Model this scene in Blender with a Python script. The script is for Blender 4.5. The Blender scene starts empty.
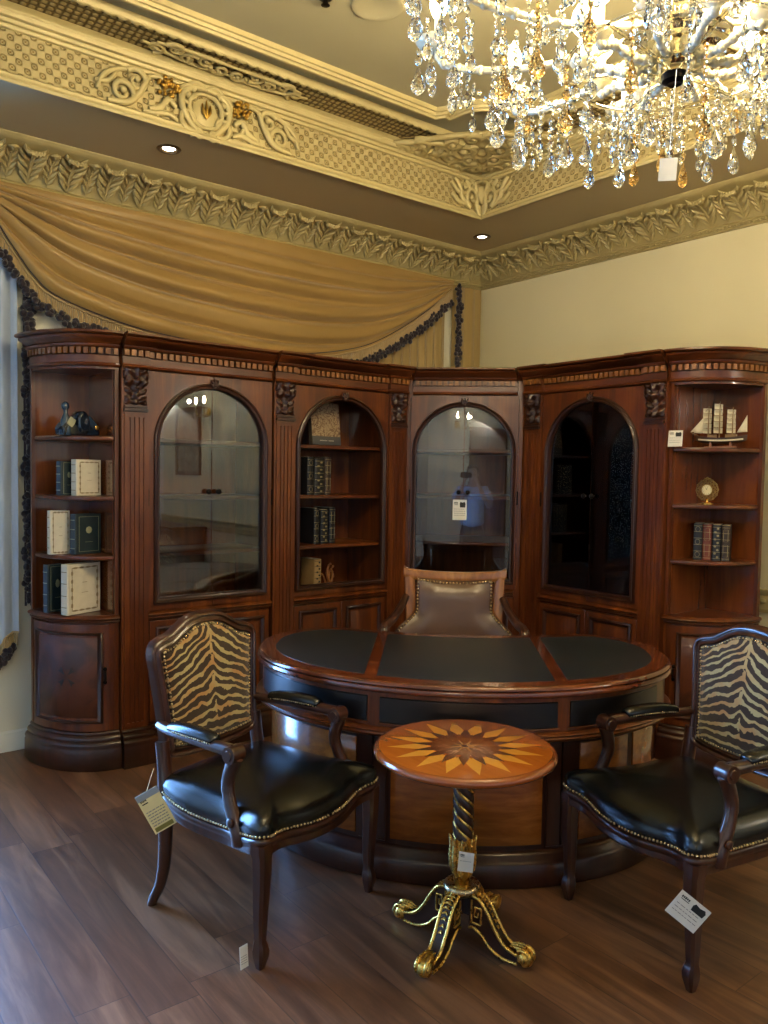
import bpy, math, random
from mathutils import Vector, Matrix
random.seed(7)
PI = math.pi
SC = bpy.context.scene
COL = SC.collection
SC.view_settings.view_transform = 'Standard'
SC.view_settings.look = 'None'
SC.view_settings.gamma = 1.0
SC.view_settings.use_curve_mapping = False

def R(d): return math.radians(d)
def lerp(a, b, t): return a + (b - a) * t
def smooth(a, b, x):
    t = max(0.0, min(1.0, (x - a) / (b - a))); return t * t * (3 - 2 * t)

# ------------------------------------------------------------------ mesh builder
class MB:
    def __init__(s): s.v = []; s.f = []; s.mi = []; s.M = Matrix.Identity(4); s.m = 0
    def at(s, x=0, y=0, z=0, rx=0, ry=0, rz=0, sc=1.0):
        from mathutils import Euler
        s.M = Matrix.Translation((x, y, z)) @ Euler((rx, ry, rz)).to_matrix().to_4x4() @ Matrix.Scale(sc, 4); return s
    def off(s): s.M = Matrix.Identity(4); return s
    def p(s, co): s.v.append(s.M @ Vector(co)); return len(s.v) - 1
    def face(s, idx): s.f.append(tuple(idx)); s.mi.append(s.m)
    def box(s, x0, x1, y0, y1, z0, z1):
        i = [s.p((x, y, z)) for z in (z0, z1) for y in (y0, y1) for x in (x0, x1)]
        for q in ((0, 2, 3, 1), (4, 5, 7, 6), (0, 1, 5, 4), (2, 6, 7, 3), (0, 4, 6, 2), (1, 3, 7, 5)): s.face([i[k] for k in q])
        return s
    def rbox(s, x0, x1, y0, y1, z0, z1, r):          # box with all its edges cut
        xs = (x0, x0 + r, x1 - r, x1)
        def ring(z, d): return [(x0 + r + d, y0 + d, z), (x1 - r - d, y0 + d, z), (x1 - d, y0 + r + d, z), (x1 - d, y1 - r - d, z), (x1 - r - d, y1 - d, z), (x0 + r + d, y1 - d, z), (x0 + d, y1 - r - d, z), (x0 + d, y0 + r + d, z)]
        k = r * .6
        s.loops([ring(z0, k), ring(z0 + k, 0), ring(z1 - k, 0), ring(z1, k)], True, True, True); return s
    def loops(s, loops, closed=True, cap0=False, cap1=False, closed_v=False):
        idx = [[s.p(c) for c in L] for L in loops]
        n = len(idx[0])
        rows = len(idx)
        for a in range(rows if closed_v else rows - 1):
            b = (a + 1) % rows
            for k in range(n if closed else n - 1):
                q = (k + 1) % n
                s.face((idx[a][k], idx[a][q], idx[b][q], idx[b][k]))
        if cap0: s.face(list(reversed(idx[0])))
        if cap1: s.face(idx[-1])
        return s
    def lathe(s, prof, n=24, cap=True):              # prof: (r, z)
        L = [[(max(r, 1e-5) * math.cos(2 * PI * k / n), max(r, 1e-5) * math.sin(2 * PI * k / n), z) for k in range(n)] for r, z in prof]
        s.loops(L, True, cap, cap); return s
    def tube(s, pts, r, n=8, caps=True, closed=False, flat=1.0, up=None):
        pts = [Vector(p) for p in pts]; N = len(pts)
        rr = r if isinstance(r, (list, tuple)) else [r] * N
        tang = []
        for i in range(N):
            a = pts[(i - 1) % N] if (closed or i > 0) else pts[0]
            b = pts[(i + 1) % N] if (closed or i < N - 1) else pts[-1]
            t = b - a
            tang.append(t.normalized() if t.length > 1e-9 else Vector((0, 0, 1)))
        ref = Vector(up) if up else (Vector((0, 0, 1)) if abs(tang[0].z) < .9 else Vector((1, 0, 0)))
        u = (ref - tang[0] * ref.dot(tang[0])).normalized()
        L = []
        for i in range(N):
            if up: u = Vector(up) - tang[i] * Vector(up).dot(tang[i])
            else: u = u - tang[i] * u.dot(tang[i])
            if u.length < 1e-6: u = tang[i].orthogonal()
            u.normalize(); w = tang[i].cross(u)
            L.append([pts[i] + (u * math.cos(2 * PI * k / n) * flat + w * math.sin(2 * PI * k / n)) * rr[i] for k in range(n)])
        s.loops(L, True, caps and not closed, caps and not closed, closed); return s
    def ell(s, c, r, n=12, m=8):
        if not isinstance(r, (list, tuple)): r = (r, r, r)
        L = []
        for a in range(m + 1):
            th = -PI / 2 + PI * a / m; cr = max(math.cos(th), 1e-4)
            L.append([(c[0] + r[0] * cr * math.cos(2 * PI * k / n), c[1] + r[1] * cr * math.sin(2 * PI * k / n), c[2] + r[2] * math.sin(th)) for k in range(n)])
        s.loops(L, True, True, True); return s
    def grid(s, fn, nu, nv, cu=False):
        idx = [[s.p(fn(a / nu, b / nv)) for a in range(nu if cu else nu + 1)] for b in range(nv + 1)]
        W = len(idx[0])
        for b in range(nv):
            for a in range(W if cu else W - 1):
                q = (a + 1) % W
                s.face((idx[b][a], idx[b][q], idx[b + 1][q], idx[b + 1][a]))
        return s
    def prism(s, poly, z0, z1, mapf=None):           # closed polygon (a, b), extruded along the third axis
        mapf = mapf or (lambda a, b, h: (a, b, h))
        s.loops([[mapf(a, b, z0) for a, b in poly], [mapf(a, b, z1) for a, b in poly]], True, True, True); return s
    def molding(s, path, prof, closed=False, mapf=None, capprof=True):
        # prof: (out, h) swept along a plane path with mitred corners; out is to the right of travel
        mapf = mapf or (lambda a, b, h: (a, b, h)); n = len(path); L = []
        for i in range(n):
            p = Vector(path[i]).to_2d() if not isinstance(path[i], Vector) else path[i]
            a = Vector(path[i - 1]) if (closed or i > 0) else None
            b = Vector(path[(i + 1) % n]) if (closed or i < n - 1) else None
            p = Vector(path[i])
            d0 = (p - a).normalized() if a is not None else None
            d1 = (b - p).normalized() if b is not None else None
            if d0 is None: d0 = d1
            if d1 is None: d1 = d0
            n0 = Vector((d0.y, -d0.x)); n1 = Vector((d1.y, -d1.x)); mm = n0 + n1
            if mm.length < 1e-6: mm = n0.copy()
            mm.normalize(); k = 1 / max(.35, mm.dot(n0))
            L.append([mapf(p.x + mm.x * o * k, p.y + mm.y * o * k, h) for o, h in prof])
        s.loops(L, capprof, not closed and capprof, not closed and capprof, closed); return s
    def strip(s, inner, outer, h0, h1, mapf, closed=False):   # band between two plane contours, thickness h0..h1
        L = [[mapf(*a, h0), mapf(*b, h0), mapf(*b, h1), mapf(*a, h1)] for a, b in zip(inner, outer)]
        s.loops(L, True, not closed, not closed, closed); return s
    def build(s, name, mat, parent=None, ang=38, bevel=0, solid=0, sub=0, origin=None):
        me = bpy.data.meshes.new(name)
        vs = s.v if origin is None else [v - Vector(origin) for v in s.v]
        me.from_pydata(vs, [], s.f); me.validate(clean_customdata=False)
        mats = mat if isinstance(mat, (list, tuple)) else [mat]
        for m in mats: me.materials.append(m)
        if len(mats) > 1 and len(me.polygons) == len(s.mi): me.polygons.foreach_set('material_index', s.mi)
        fix_normals(me)
        me.polygons.foreach_set('use_smooth', [True] * len(me.polygons))
        if ang < 179: me.set_sharp_from_angle(angle=R(ang))
        me.update()
        o = bpy.data.objects.new(name, me); COL.objects.link(o)
        if origin is not None: o.location = origin
        if parent is not None: o.parent = parent
        if bevel:
            b = o.modifiers.new('b', 'BEVEL'); b.width = bevel; b.segments = 2; b.limit_method = 'ANGLE'; b.angle_limit = R(40); b.harden_normals = False
        if solid:
            b = o.modifiers.new('s', 'SOLIDIFY'); b.thickness = solid; b.offset = 0
        if sub:
            b = o.modifiers.new('u', 'SUBSURF'); b.levels = sub; b.render_levels = sub
        return o

def fix_normals(me):
    import bmesh
    bm = bmesh.new(); bm.from_mesh(me)
    bmesh.ops.recalc_face_normals(bm, faces=bm.faces)
    bm.to_mesh(me); bm.free()

def tag(o, label, cat, group=None, kind=None):
    o['label'] = label; o['category'] = cat
    if group: o['group'] = group
    if kind: o['kind'] = kind
    return o
def empty(name, loc, rz=0, label=None, cat=None, group=None):
    o = bpy.data.objects.new(name, None); COL.objects.link(o); o.empty_display_size = .1
    o.location = loc; o.rotation_euler = (0, 0, rz)
    if label: tag(o, label, cat, group)
    return o
def struct(name, mb, mat, label=None, parent=None, **kw):
    o = mb.build(name, mat, parent, **kw)
    if parent is None:
        o['kind'] = 'structure'
        if label: o['label'] = label
    return o
KIDS = {}
def copy_tree(o, parent=None):
    c = o.copy(); COL.objects.link(c)
    if parent is not None: c.parent = parent
    for ch in list(o.children): copy_tree(ch, c)
    return c
def catmull(pts, n=8, closed=False):
    P = [Vector(p) for p in pts]; N = len(P); out = []
    for i in range(N if closed else N - 1):
        g = (lambda k: P[k % N]) if closed else (lambda k: P[max(0, min(N - 1, k))])
        a, b, c, d = g(i - 1), g(i), g(i + 1), g(i + 2)
        for k in range(n):
            t = k / n
            out.append(.5 * ((2 * b) + (c - a) * t + (2 * a - 5 * b + 4 * c - d) * t * t + (3 * b - a - 3 * c + d) * t ** 3))
    if not closed: out.append(P[-1])
    return out
def spiral(cx, cy, r0, r1, a0, turns, n=20):
    return [(cx + lerp(r0, r1, k / n) * math.cos(a0 + turns * 2 * PI * k / n), cy + lerp(r0, r1, k / n) * math.sin(a0 + turns * 2 * PI * k / n)) for k in range(n + 1)]

# ------------------------------------------------------------------ procedural materials
def lin(h):
    c = [int(h[i:i + 2], 16) / 255 for i in (0, 2, 4)]
    return tuple(x / 12.92 if x <= .04045 else ((x + .055) / 1.055) ** 2.4 for x in c) + (1,)
class X:                                              # a node socket with arithmetic
    def __init__(s, g, k): s.g = g; s.k = k
    def op(s, o, *a):
        n = s.g.t.nodes.new('ShaderNodeMath'); n.operation = o
        for i, q in enumerate((s,) + a):
            if isinstance(q, X): s.g.t.links.new(q.k, n.inputs[i])
            else: n.inputs[i].default_value = q
        return X(s.g, n.outputs[0])
    def __add__(s, b): return s.op('ADD', b)
    __radd__ = __add__
    def __sub__(s, b): return s.op('SUBTRACT', b)
    def __rsub__(s, b): return (s * -1) + b
    def __mul__(s, b): return s.op('MULTIPLY', b)
    __rmul__ = __mul__
    def __truediv__(s, b): return s.op('DIVIDE', b)
    def abs(s): return s.op('ABSOLUTE')
    def sin(s): return s.op('SINE')
    def cos(s): return s.op('COSINE')
    def fract(s): return s.op('FRACT')
    def floor(s): return s.op('FLOOR')
    def lt(s, b): return s.op('LESS_THAN', b)
    def gt(s, b): return s.op('GREATER_THAN', b)
    def max(s, b): return s.op('MAXIMUM', b)
    def min(s, b): return s.op('MINIMUM', b)
    def pow(s, b): return s.op('POWER', b)
    def sstep(s, a, b):
        n = s.g.t.nodes.new('ShaderNodeMapRange'); n.interpolation_type = 'SMOOTHSTEP'
        s.g.t.links.new(s.k, n.inputs[0]); n.inputs[1].default_value = a; n.inputs[2].default_value = b
        return X(s.g, n.outputs[0])
class G:
    def __init__(s, name):
        s.m = bpy.data.materials.new(name); s.m.use_nodes = True; s.t = s.m.node_tree; s.t.nodes.clear()
        s.out = s.t.nodes.new('ShaderNodeOutputMaterial')
    def N(s, ty, **kw):
        n = s.t.nodes.new('ShaderNode' + ty)
        for k, v in kw.items(): setattr(n, k, v)
        return n
    def put(s, n, name, v):
        i = n.inputs[name]
        if isinstance(v, X): s.t.links.new(v.k, i)
        elif hasattr(v, 'is_output'): s.t.links.new(v, i)
        else: i.default_value = v
    def obj(s): s._c = getattr(s, '_c', None) or s.N('TexCoord'); return X(s, s._c.outputs['Object'])
    def xyz(s, v=None):
        n = s.N('SeparateXYZ'); s.put(n, 0, v or s.obj()); return [X(s, n.outputs[i]) for i in range(3)]
    def vec(s, a, b, c):
        n = s.N('CombineXYZ')
        for i, q in enumerate((a, b, c)): s.put(n, i, q)
        return X(s, n.outputs[0])
    def scale(s, v, sc, loc=(0, 0, 0)):
        n = s.N('Mapping'); s.put(n, 0, v); n.inputs['Scale'].default_value = sc; n.inputs['Location'].default_value = loc; return X(s, n.outputs[0])
    def noise(s, v, sc, det=4, dist=0, rough=.5):
        n = s.N('TexNoise'); s.put(n, 'Vector', v); n.inputs['Scale'].default_value = sc; n.inputs['Detail'].default_value = det
        n.inputs['Distortion'].default_value = dist; n.inputs['Roughness'].default_value = rough; return X(s, n.outputs[0])
    def vor(s, v, sc, feat='F1'):
        n = s.N('TexVoronoi', feature=feat); s.put(n, 'Vector', v); n.inputs['Scale'].default_value = sc; return X(s, n.outputs[0])
    def ramp(s, f, stops, interp='LINEAR'):
        n = s.N('ValToRGB'); s.put(n, 0, f); e = n.color_ramp; e.interpolation = interp
        while len(e.elements) < len(stops): e.elements.new(.5)
        for el, (p, c) in zip(e.elements, stops): el.position = p; el.color = lin(c) if isinstance(c, str) else c
        return n.outputs[0]
    def mix(s, f, a, b, bt='MIX'):
        n = s.N('MixRGB', blend_type=bt); s.put(n, 0, f)
        for i, q in ((1, a), (2, b)): s.put(n, i, lin(q) if isinstance(q, str) else q)
        return n.outputs[0]
    def bump(s, h, st=.3, d=.01):
        n = s.N('Bump'); s.put(n, 'Height', h); n.inputs['Strength'].default_value = st; n.inputs['Distance'].default_value = d; return n.outputs[0]
    def pbr(s, col, rough=.5, metal=0, spec=.5, coat=0, coatr=.1, bump=None, sheen=0, **kw):
        n = s.N('BsdfPrincipled'); s.put(n, 'Base Color', lin(col) if isinstance(col, str) else col); s.put(n, 'Roughness', rough); s.put(n, 'Metallic', metal)
        s.put(n, 'Specular IOR Level', spec); s.put(n, 'Coat Weight', coat); s.put(n, 'Coat Roughness', coatr); s.put(n, 'Sheen Weight', sheen)
        if bump is not None: s.put(n, 'Normal', bump)
        for k, v in kw.items(): s.put(n, k.replace('_', ' '), v)
        s.t.links.new(n.outputs[0], s.out.inputs[0]); return s.m
def plain(name, col, rough=.5, metal=0, **kw):
    g = G(name); n = g.noise(g.obj(), 30, 3)
    c = g.mix(n, col, tuple(x * .8 for x in lin(col)[:3]) + (1,)); return g.pbr(c, rough, metal, **kw)

def wood(name, lo, mid, hi, axis=2, rough=.28, coat=.6, sc=1.0, burl=0):
    g = G(name); o = g.obj(); s = [14 * sc] * 3; s[axis] = 1.3 * sc
    w = g.noise(g.scale(o, (2.2, 2.2, 2.2)), 1.5, 3)
    v = g.scale(o, s)
    if burl:
        q = g.noise(o, 5 * sc, 3, 1.2); f = ((q * 14).sin() * .5 + .5) * .55 + g.noise(v, 1.5, 6, .5) * .5
    else: f = g.noise(v, 1.0, 7, .9, .6) * .8 + w * .25
    fine = g.noise(g.scale(o, [90 * (1 if i != axis else .06) for i in range(3)]), 1, 3)
    c = g.ramp(f, ((.28, lo), (.52, mid), (.78, hi)))
    c = g.mix((fine - .5).max(0) * .9, c, lo)
    return g.pbr(c, rough, 0, .38, coat, .09, g.bump(fine, .06, .002))
CH_W = 12.5; SKY_S = 50; EXPO = 0.0
# ------------------------------------------------------------------ camera
CU, CV, CH = 4.6436, 4.7058, 1.57
cam = bpy.data.cameras.new('camera'); cam_o = bpy.data.objects.new('camera', cam); COL.objects.link(cam_o)
_y, _p, _r = R(225) + .1211, -.0485, -.0162
_fw = Vector((math.cos(_y) * math.cos(_p), math.sin(_y) * math.cos(_p), math.sin(_p)))
_rt = _fw.cross(Vector((0, 0, 1))).normalized(); _up = _rt.cross(_fw)
_rt, _up = _rt * math.cos(_r) - _up * math.sin(_r), _up * math.cos(_r) + _rt * math.sin(_r)
cam_o.matrix_world = Matrix(((_rt.x, _up.x, -_fw.x, CU), (_rt.y, _up.y, -_fw.y, CV), (_rt.z, _up.z, -_fw.z, CH), (0, 0, 0, 1)))
cam.lens = 798.7 / 1024 * 36; cam.sensor_width = 36; cam.clip_start = .05; cam.clip_end = 100
SC.camera = cam_o
RU, RV = 6.3, 7.6                                     # room size; left wall is y=0, right wall is x=0, corner at the origin

# ------------------------------------------------------------------ materials
M_wood = wood('cherry_wood', '32160a', '54280f', '834619', coat=.22)
M_woodx = wood('cherry_wood_across', '32160a', '54280f', '834619', axis=0, coat=.22)
M_dentil = wood('lit_dentil_wood', '5a3316', '7a4a22', '94602e', coat=.1, rough=.4)  # cherry lightened for the dentils: their lit contrast is put into the colour
M_wood_dark = wood('dark_cherry_wood', '1c0c06', '30170c', '472312', coat=.2, rough=.34)
M_burl = wood('figured_burl_veneer', '3c1d10', '482414', '552c18', burl=1, rough=.38, coat=.15)
M_inner = wood('cabinet_interior_wood', '451e0d', '683416', '84481f', rough=.18, coat=.7)
M_chair_wood = wood('walnut_chair_wood', '1d0d08', '35190e', '4f2917', rough=.3, coat=.5)
M_light_wood = wood('honey_brown_wood', '5a3312', '8a5522', 'a86f33', rough=.3, coat=.5)
M_black_panel = plain('black_lacquer_panel', '0c0909', .32, coat=.15)
def leather(name, col, rough=.3, sc=220):
    g = G(name); o = g.obj(); v = g.vor(o, sc); n = g.noise(o, 6, 3)
    c = g.mix(n, col, tuple(x * .65 for x in lin(col)[:3]) + (1,))
    return g.pbr(c, rough, 0, .5, .25, .25, g.bump(v + n * 2, .12, .002))
M_leather_green = leather('dark_bottle_green_leather', '060a0b', .26)
M_leather_brown = leather('brown_leather', '5a3b24', .34)
M_pad = leather('dark_desk_leather', '13181b', .5, 300)
def gold(name, a, b, rough=.28):
    g = G(name); n = g.noise(g.obj(), 25, 4)
    return g.pbr(g.mix(n, a, b), g.noise(g.obj(), 60, 2) * .2 + rough - .1, 1.0, bump=g.bump(n, .2, .003))
M_gold = gold('gilt_metal', 'f0cc74', 'd09a3c')
M_brass = gold('antique_brass_nails', 'd8c49a', 'b09468')
M_dark_metal = plain('dark_bronze', '1a1512', .35, .9)
M_chrome = plain('silver_metal', 'c8c8c8', .2, 1.0)
M_gold_paint = gold('old_gold_leaf', 'd0a850', '9c7a34', .35)
M_card = plain('white_card', 'e6e2d8', .7)
M_ink = plain('black_ink', '1e1c1b', .7)
M_ink_light = plain('grey_print', '8c8a86', .7)
def plaster(name, a, b):
    g = G(name); o = g.obj(); n = g.noise(o, 9, 5); f = g.noise(o, 70, 3)
    return g.pbr(g.mix(n, a, b), .48, .1, .4, bump=g.bump(f, .15, .002))
M_gilt = plaster('antique_gold_plaster', 'bdae7c', 'a3925f')
M_gilt_line = plaster('antique_gold_plaster_moulding', 'c4b684', 'b0a06e')
def lattice(name, ax0, ax1):
    g = G(name); c = g.xyz(); k = 2 * PI / .064
    A = (c[0] + c[1]) * k; B = c[ax1] * k
    q = A.cos() * B.cos()
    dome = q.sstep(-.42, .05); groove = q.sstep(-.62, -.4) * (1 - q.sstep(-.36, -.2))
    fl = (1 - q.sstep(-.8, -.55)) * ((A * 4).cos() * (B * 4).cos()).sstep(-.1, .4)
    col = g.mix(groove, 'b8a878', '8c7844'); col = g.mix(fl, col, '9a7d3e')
    return g.pbr(col, .5, .1, .4, bump=g.bump(dome * .8 + fl * .9 - groove * .3, 1.0, .008))
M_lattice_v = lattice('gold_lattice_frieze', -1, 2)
def basket(name):
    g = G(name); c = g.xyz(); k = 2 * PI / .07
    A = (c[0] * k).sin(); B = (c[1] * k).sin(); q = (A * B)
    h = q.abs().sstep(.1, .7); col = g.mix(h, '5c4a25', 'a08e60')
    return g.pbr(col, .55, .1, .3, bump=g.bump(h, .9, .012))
M_basket = basket('woven_lattice_plaster')
def paint(name, a, b):
    g = G(name); o = g.obj(); n = g.noise(o, 1.3, 3); f = g.noise(o, 180, 2)
    return g.pbr(g.mix(n, a, b), .6, 0, .3, bump=g.bump(f, .08, .001))
M_wall = paint('cream_yellow_wall_paint', 'dcd3ae', 'd5cba4')
M_wall_left = paint('warm_white_wall_paint', 'dcd8c6', 'd6d2be')
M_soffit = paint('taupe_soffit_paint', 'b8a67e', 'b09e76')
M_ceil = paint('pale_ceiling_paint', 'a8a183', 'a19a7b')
M_white = paint('white_trim_paint', 'dedcd0', 'd4d2c6')
def floor_mat():
    g = G('dark_walnut_floor_planks'); x, y, z = g.xyz(); W, L = .165, 1.22
    r = (x / W); row = r.floor(); off = (row * .37 + ((row * 12.9898).sin() * 43.7).fract()) * L
    yy = (y + off) / L; pl = yy.floor()
    rnd = ((row * 78.233 + pl * 37.719).sin() * 437.585).fract()
    n = g.noise(g.vec(x * 16 + rnd * 40, y * 1.5 + rnd * 17, rnd * 9), 1.0, 7, 1.1, .62)
    n2 = g.noise(g.vec(x * 5 + rnd * 11, y * 1.1, rnd * 5), 1.2, 3, .5)
    c = g.ramp(n * .65 + n2 * .35 + (rnd - .5) * .08, ((.3, '40281a'), (.5, '64432d'), (.7, '8a6244')))
    fx = r.fract(); fy = yy.fract()
    gap = ((fx - .5).abs().gt(.488)).max((fy - .5).abs().gt(.4985))
    c = g.mix(gap * .5, c, '1f1410')
    return g.pbr(c, n * .16 + .30, 0, .5, .12, .25, g.bump(n * .4 - gap * 1.2, .25, .002))
M_floor = floor_mat()
def cloth(name, a, b, rough=.6, sheen=.4, sc=350):
    g = G(name); o = g.obj(); w = (g.noise(g.scale(o, (sc, sc, sc * .15)), 1, 2)); n = g.noise(o, 2, 3)
    return g.pbr(g.mix(n, a, b), rough, 0, .4, sheen=sheen, bump=g.bump(w, .1, .001))
M_swag = cloth('ochre_gold_satin', 'a5854a', '8f7038', .42, .3)
M_curtain = cloth('ochre_striped_curtain', 'a98f57', '8c7340', .55)
M_tail = cloth('pale_silver_drapery', 'a4b2c6', '94a2b8', .5)
M_fringe = cloth('cream_bullion_fringe', 'b59b6c', '9a8054', .8)
M_tassel = cloth('dark_plum_tassel_trim', '200e19', '150911', .8)

# ------------------------------------------------------------------ room shell
fl = MB(); fl.box(-.15, RU + .15, -.15, RV + .15, -.1, 0); struct('floor', fl, M_floor, 'dark walnut plank floor')
WU0, WU1, WZ0, WZ1 = 3.95, 5.9, .15, 2.85
w = MB()
w.box(-.15, WU0, -.15, 0, 0, 3.75); w.box(WU1, RU + .15, -.15, 0, 0, 3.75); w.box(WU0, WU1, -.15, 0, 0, WZ0); w.box(WU0, WU1, -.15, 0, WZ1, 3.75)
struct('wall_left', w, M_wall_left, 'warm white wall behind the drapery')
w = MB(); w.box(-.15, 0, 0, RV + .15, 0, 3.75); struct('wall_right', w, M_wall, 'cream yellow wall on the right')
w = MB(); w.box(RU, RU + .15, 0, RV + .15, 0, 3.75); struct('wall_back', w, M_wall_left)
w = MB(); w.box(0, RU, RV, RV + .15, 0, 3.75); struct('wall_far', w, M_wall_left)
# window on the left wall, just outside the picture
wf = MB()
for a, b, c, d in ((WU0, WU0 + .06, WZ0, WZ1), (WU1 - .06, WU1, WZ0, WZ1), (WU0 + .77, WU0 + .83, WZ0, WZ1)): wf.box(a, b, -.1, -.04, c, d)
wf.box(WU0, WU1, -.1, -.04, WZ0, WZ0 + .06); wf.box(WU0, WU1, -.1, -.04, WZ1 - .06, WZ1)
win = struct('window_1', wf, M_white, 'white framed tall window')
gp = G('window_glass')
def thin_glass(g, f0, tint=(1, 1, 1, 1), rough=0.0):
    t = g.N('BsdfTransparent'); t.inputs[0].default_value = tint
    s = g.N('BsdfGlossy'); s.inputs['Roughness'].default_value = rough
    fr = g.N('Fresnel'); fr.inputs[0].default_value = f0
    m = g.N('MixShader'); g.t.links.new(fr.outputs[0], m.inputs[0]); g.t.links.new(t.outputs[0], m.inputs[1]); g.t.links.new(s.outputs[0], m.inputs[2])
    g.t.links.new(m.outputs[0], g.out.inputs[0]); return g.m
M_winglass = thin_glass(gp, 1.4)
M_cabglass = thin_glass(G('bookcase_door_glass'), 1.75, (.93, .93, .92, 1))
wp = MB(); wp.box(WU0 + .05, WU1 - .05, -.073, -.067, WZ0 + .05, WZ1 - .05); o = wp.build('pane', M_winglass, win)
# skirting and chair rail
sk = [(0, 0), (.022, 0), (.022, .075), (.014, .09), (.014, .1), (.006, .11), (0, .11)]
b = MB(); b.molding([(0, 0), (RU, 0)], [(-o, h) for o, h in sk]); struct('baseboard_left', b, M_white, 'white baseboard under the drapery')
b = MB(); b.molding([(0, RV), (0, 0)], [(-o, h) for o, h in sk]); struct('baseboard_right', b, M_white)
cr = [(0, .79), (.02, .79), (.03, .81), (.022, .83), (.026, .86), (.022, .89), (.035, .9), (.045, .918), (.045, .93), (0, .93)]
b = MB(); b.molding([(0, RV), (0, 0)], [(-o, h) for o, h in cr])
for k in range(60):
    y = 2.3 + k * .06
    b.ell((.03, y, .86), (.012, .022, .016), 8, 5)
struct('trim_1', b, M_gilt_line, 'carved cream chair rail on the right wall')

# ------------------------------------------------------------------ acanthus cornice
CP = [(.0, 3.062), (.024, 3.062), (.028, 3.069), (.02, 3.074), (.024, 3.078), (.036, 3.08), (.042, 3.088), (.038, 3.096), (.044, 3.1)]
CT = [(.262, 3.238), (.272, 3.24), (.277, 3.248), (.29, 3.252), (.293, 3.262)]
def cove(t):
    return (lerp(.044, .258, t ** 1.3), lerp(3.1, 3.236, 1 - (1 - t) ** 1.4))
def cornice(name, mapf, L, label):
    m = MB(); mod = .2075
    def at(a, t, h=0):
        o, z = cove(t); o2, z2 = cove(min(1, t + .01)); o1, z1 = cove(max(0, t - .01)); l = math.hypot(z2 - z1, o2 - o1)
        o += (z2 - z1) / l * h; z -= (o2 - o1) / l * h
        return mapf(max(a, o), o, z)
    rows = CP + [cove(k / 12) for k in range(13)] + CT
    m.loops([[mapf(o, o, z), mapf(L, o, z)] for o, z in rows], False)
    n = int(4.3 / mod)
    for k in range(n + 1):
        c = .16 + k * mod
        # broad leaf with a curled tip
        m.tube([at(c, t, h) for t, h in ((.02, .004), (.3, .010), (.6, .014), (.8, .024), (.93, .034))], [.006, .008, .008, .01, .012], 6)
        for s in (-1, 1):
            for q, (t0, ln, r) in enumerate(((.03, .046, .012), (.19, .062, .0145), (.36, .070, .015), (.53, .068, .0145), (.68, .056, .013))):
                m.tube([at(c + s * .004, t0, .006), at(c + s * ln * .5, t0 + .13, .011), at(c + s * ln * .92, t0 + .24, .012), at(c + s * ln, t0 + .31, .007)], [.005, r, r * .85, .003], 6)
                m.tube([at(c + s * .006, t0 + .07, .014), at(c + s * ln * .45, t0 + .2, .019)], [.003, .002], 4)
        g0 = len(m.v)
        for u in (-.034, -.017, 0, .017, .034): m.tube([at(c + u * .7, .76, .016), at(c + u, .86, .034 - abs(u) * .2), at(c + u * 1.05, .95, .040 - abs(u) * .25), at(c + u, .93, .05 - abs(u) * .3), at(c + u * .9, .86, .05 - abs(u) * .3)], [.007, .0105, .011, .009, .005], 6)
        # narrow leaf and bud between
        d = c + mod / 2
        m.tube([at(d, t, h) for t, h in ((.02, .003), (.4, .008), (.7, .012))], [.004, .006, .004], 6)
        for s in (-1, 1):
            for t0, ln in ((.08, .03, ), (.24, .036), (.4, .034), (.54, .026)):
                m.tube([at(d, t0, .004), at(d + s * ln * .6, t0 + .1, .009), at(d + s * ln, t0 + .2, .005)], [.005, .0105, .004], 5)
        m.tube([at(d - .026, .84, .012), at(d - .014, .92, .022), at(d, .95, .026), at(d + .014, .92, .022), at(d + .026, .84, .012)], [.004, .008, .01, .008, .004], 6); m.ell(at(d, .84, .016), .014, 8, 6)
    k = .06
    while k < 4.4:
        m.ell(mapf(k, .034, 3.078), (.008, .008, .007), 6, 4); k += .021
    return struct(name, m, M_gilt, label, ang=60)
cornice('trim_2', lambda a, o, z: (a, o, z), RU, 'acanthus leaf cornice along the left wall')
cornice('trim_3', lambda a, o, z: (o, a, z), RV, 'acanthus leaf cornice along the right wall')

# ------------------------------------------------------------------ tray ceiling
T = .837
c = MB()
c.box(-.1, RU + .1, -.1, T, 3.262, 3.3); c.box(-.1, RU + .1, RV - T, RV + .1, 3.262, 3.3); c.box(-.1, T, T, RV - T, 3.262, 3.3); c.box(RU - T, RU + .1, T, RV - T, 3.262, 3.3)
c.m = 1; c.box(-.1, RU + .1, -.1, RV + .1, 3.64, 3.75)
struct('ceiling', c, [M_soffit, M_ceil], 'stepped tray ceiling')
rect = lambda d: [(d, d), (d, RV - d), (RU - d, RV - d), (RU - d, d)]   # clockwise seen from below: out = towards room centre
def ring(name, d, prof, mat, label=None, path=None):
    m = MB(); m.molding(path or rect(d), prof, True); return struct(name, m, mat, label)
ring('trim_4', T, [(0, 3.258), (.028, 3.25), (.034, 3.262), (.028, 3.276), (.018, 3.28), (.02, 3.292), (.012, 3.3), (0, 3.302)], M_gilt_line, 'stepped edge moulding of the tray ceiling')
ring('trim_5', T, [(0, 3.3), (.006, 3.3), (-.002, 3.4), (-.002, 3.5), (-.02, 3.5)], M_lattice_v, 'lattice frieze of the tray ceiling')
ring('trim_6', T, [(-.01, 3.485), (.012, 3.488), (.016, 3.5), (.01, 3.506), (.02, 3.51), (.024, 3.522), (.016, 3.528), (.028, 3.534), (.034, 3.548), (.02, 3.556), (.026, 3.566), (.024, 3.58), (.01, 3.596), (-.01, 3.64)], M_gilt_line, 'triple line moulding above the frieze')
ring('trim_7', T, [(0, 3.606), (.2, 3.618), (.2, 3.64), (0, 3.64)], M_basket, 'woven lattice band of the ceiling')
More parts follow.
